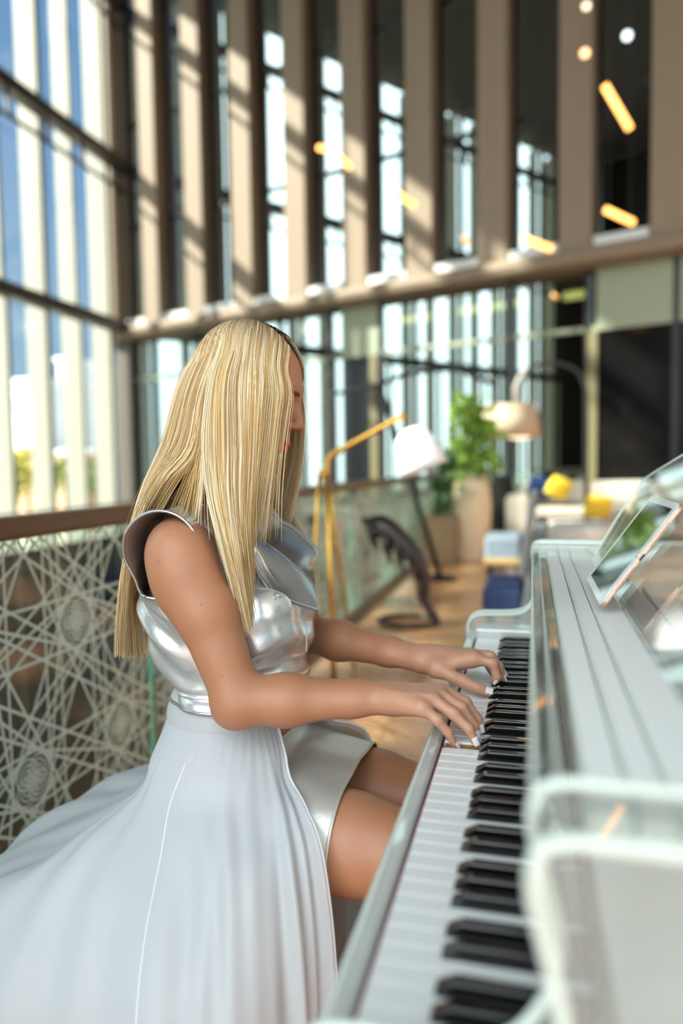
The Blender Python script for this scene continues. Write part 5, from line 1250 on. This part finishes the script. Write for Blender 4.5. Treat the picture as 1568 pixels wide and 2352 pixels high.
# ---- outside: ground, buildings, trees
structure(MB().box(-220, XL - 0.75, -120, 260, ZLOW - 0.4, ZLOW - 0.2).obj('ground_outside', mat('pale_ground', rgb(206, 196, 176), 0.9, noise=0.1, nscale=0.05)))
M_bw = mat('white_facade', rgb(246, 246, 244), 0.8); M_bt = mat('tan_facade', rgb(206, 170, 134), 0.8, noise=0.1, nscale=0.3)
def building(x0, x1, y0, y1, h, m, label, rows):
    b = thing('building', label, 'building', ((x0 + x1) / 2, (y0 + y1) / 2, ZLOW - 0.2))
    MB().box(x0, x1, y0, y1, ZLOW - 0.2, h).obj('wall', m, parent=b)
    MB().box(x0 - 0.3, x1 + 0.3, y0 - 0.3, y1 + 0.3, h, h + 0.4).obj('roof', MATS['white_facade'], parent=b)
    for j in range(rows):
        for i in range(3):
            w = (x1 - x0) / 3
            MB().box(x0 + w * (i + 0.25), x0 + w * (i + 0.75), y0 - 0.08, y0 + 0.02, h - 3 - j * 3.2, h - 1.6 - j * 3.2).obj('window', mat('far_glass', rgb(196, 208, 214), 0.2), parent=b)
    return b
a, b_ = W(-60, 885, y=62), W(118, 1045, y=62)
building(a[0], b_[0], 62, 74, a[2], M_bw, 'big white building outside beyond the left glass facade', 1)
a, b_ = W(132, 830, y=75), W(176, 1045, y=75)
building(a[0], b_[0], 75, 86, a[2], MATS['white_facade'], 'narrow white building outside to the right of the big one', 1)
a, b_ = W(-80, 1048, y=58.5), W(205, 1100, y=58.5)
building(a[0], b_[0], 58.5, 61, a[2], M_bt, 'low tan building outside in front of the white ones', 0)
for j, (px, py, yy, r) in enumerate(((62, 1075, 40, 1.3), (150, 1085, 46, 1.2), (212, 1090, 56, 1.7), (12, 1095, 30, 1.1))):
    c = W(px, py, y=yy); t = thing('tree', ['yellow-green tree outside before the big white building', 'green tree outside below the narrow white building', 'green tree outside close to the facade corner', 'green tree outside at the left edge of the view'][j], 'tree', (c[0], c[1], ZLOW - 0.2))
    m = MB(); leaves(m, c, (r * 0.8, r * 0.8, r * 1.2), 260, 0.5); m.obj('crown', mat('tree_leaf_%d' % j, rgb(*((190, 176, 50), (120, 140, 60), (96, 128, 70), (150, 150, 70))[j]), 0.6, noise=0.3, nscale=2), parent=t)
    MB().tube([(c[0], c[1], ZLOW - 0.2), (c[0], c[1], c[2])], 0.15, 8).obj('trunk', mat('bark', rgb(90, 74, 58), 0.9), parent=t)
# ================================================================== LIGHT
SUN = np.array([1.0, 0.5, -0.9]); SUN /= np.linalg.norm(SUN)
sl = bpy.data.lights.new('sun', 'SUN'); slo = bpy.data.objects.new('sun', sl); COL.objects.link(slo)
sl.energy = 9.5; sl.angle = math.radians(0.9); sl.color = (1.0, 0.93, 0.82)
slo.rotation_euler = Vector(SUN).to_track_quat('-Z', 'Y').to_euler(); slo.location = (-20, -8, 20)
w = bpy.data.worlds.new('sky'); SC.world = w; w.use_nodes = True; N, L = w.node_tree.nodes, w.node_tree.links
bg = N['Background']; tc = N.new('ShaderNodeTexCoord'); nv_ = N.new('ShaderNodeVectorMath'); nv_.operation = 'NORMALIZE'; L.new(tc.outputs['Generated'], nv_.inputs[0])
sx = N.new('ShaderNodeSeparateXYZ'); L.new(nv_.outputs[0], sx.inputs[0])
cr = N.new('ShaderNodeValToRGB'); L.new(sx.outputs['Z'], cr.inputs['Fac'])
e = cr.color_ramp.elements; e[0].position = 0.0; e[0].color = (0.34, 0.43, 0.50, 1); e[1].position = 0.75; e[1].color = (0.08, 0.18, 0.36, 1)
q = e.new(0.15); q.color = (0.24, 0.36, 0.48, 1); q = e.new(0.35); q.color = (0.14, 0.26, 0.43, 1)
dt = N.new('ShaderNodeVectorMath'); dt.operation = 'DOT_PRODUCT'; L.new(nv_.outputs[0], dt.inputs[0]); dt.inputs[1].default_value = tuple(v3(-0.42, -0.68, 0.60) / np.linalg.norm(v3(-0.42, -0.68, 0.60)))
mr = N.new('ShaderNodeMapRange'); mr.inputs['From Min'].default_value = 0.15; mr.inputs['From Max'].default_value = 1.0; L.new(dt.outputs['Value'], mr.inputs['Value'])
pw = N.new('ShaderNodeMath'); pw.operation = 'POWER'; L.new(mr.outputs[0], pw.inputs[0]); pw.inputs[1].default_value = 1.6
sc2 = N.new('ShaderNodeVectorMath'); sc2.operation = 'SCALE'; sc2.inputs[0].default_value = (3.0, 3.2, 3.12); L.new(pw.outputs[0], sc2.inputs['Scale'])
ad = N.new('ShaderNodeVectorMath'); ad.operation = 'ADD'; L.new(cr.outputs['Color'], ad.inputs[0]); L.new(sc2.outputs[0], ad.inputs[1])
L.new(ad.outputs[0], bg.inputs['Color']); bg.inputs['Strength'].default_value = 1.0
vs_ = SC.view_settings; vs_.view_transform = 'Standard'; vs_.look = 'None'; vs_.exposure = 0.76; vs_.gamma = 1.0; vs_.use_curve_mapping = False
SC.cycles.max_bounces = 14; SC.cycles.transparent_max_bounces = 32; SC.cycles.transmission_bounces = 12; SC.cycles.diffuse_bounces = 4; SC.cycles.glossy_bounces = 5
SC.cycles.caustics_reflective = False; SC.cycles.caustics_refractive = False; SC.cycles.sample_clamp_indirect = 8.0
SC.cycles.use_denoising = True
try: SC.cycles.denoiser = 'OPENIMAGEDENOISE'
except Exception: pass
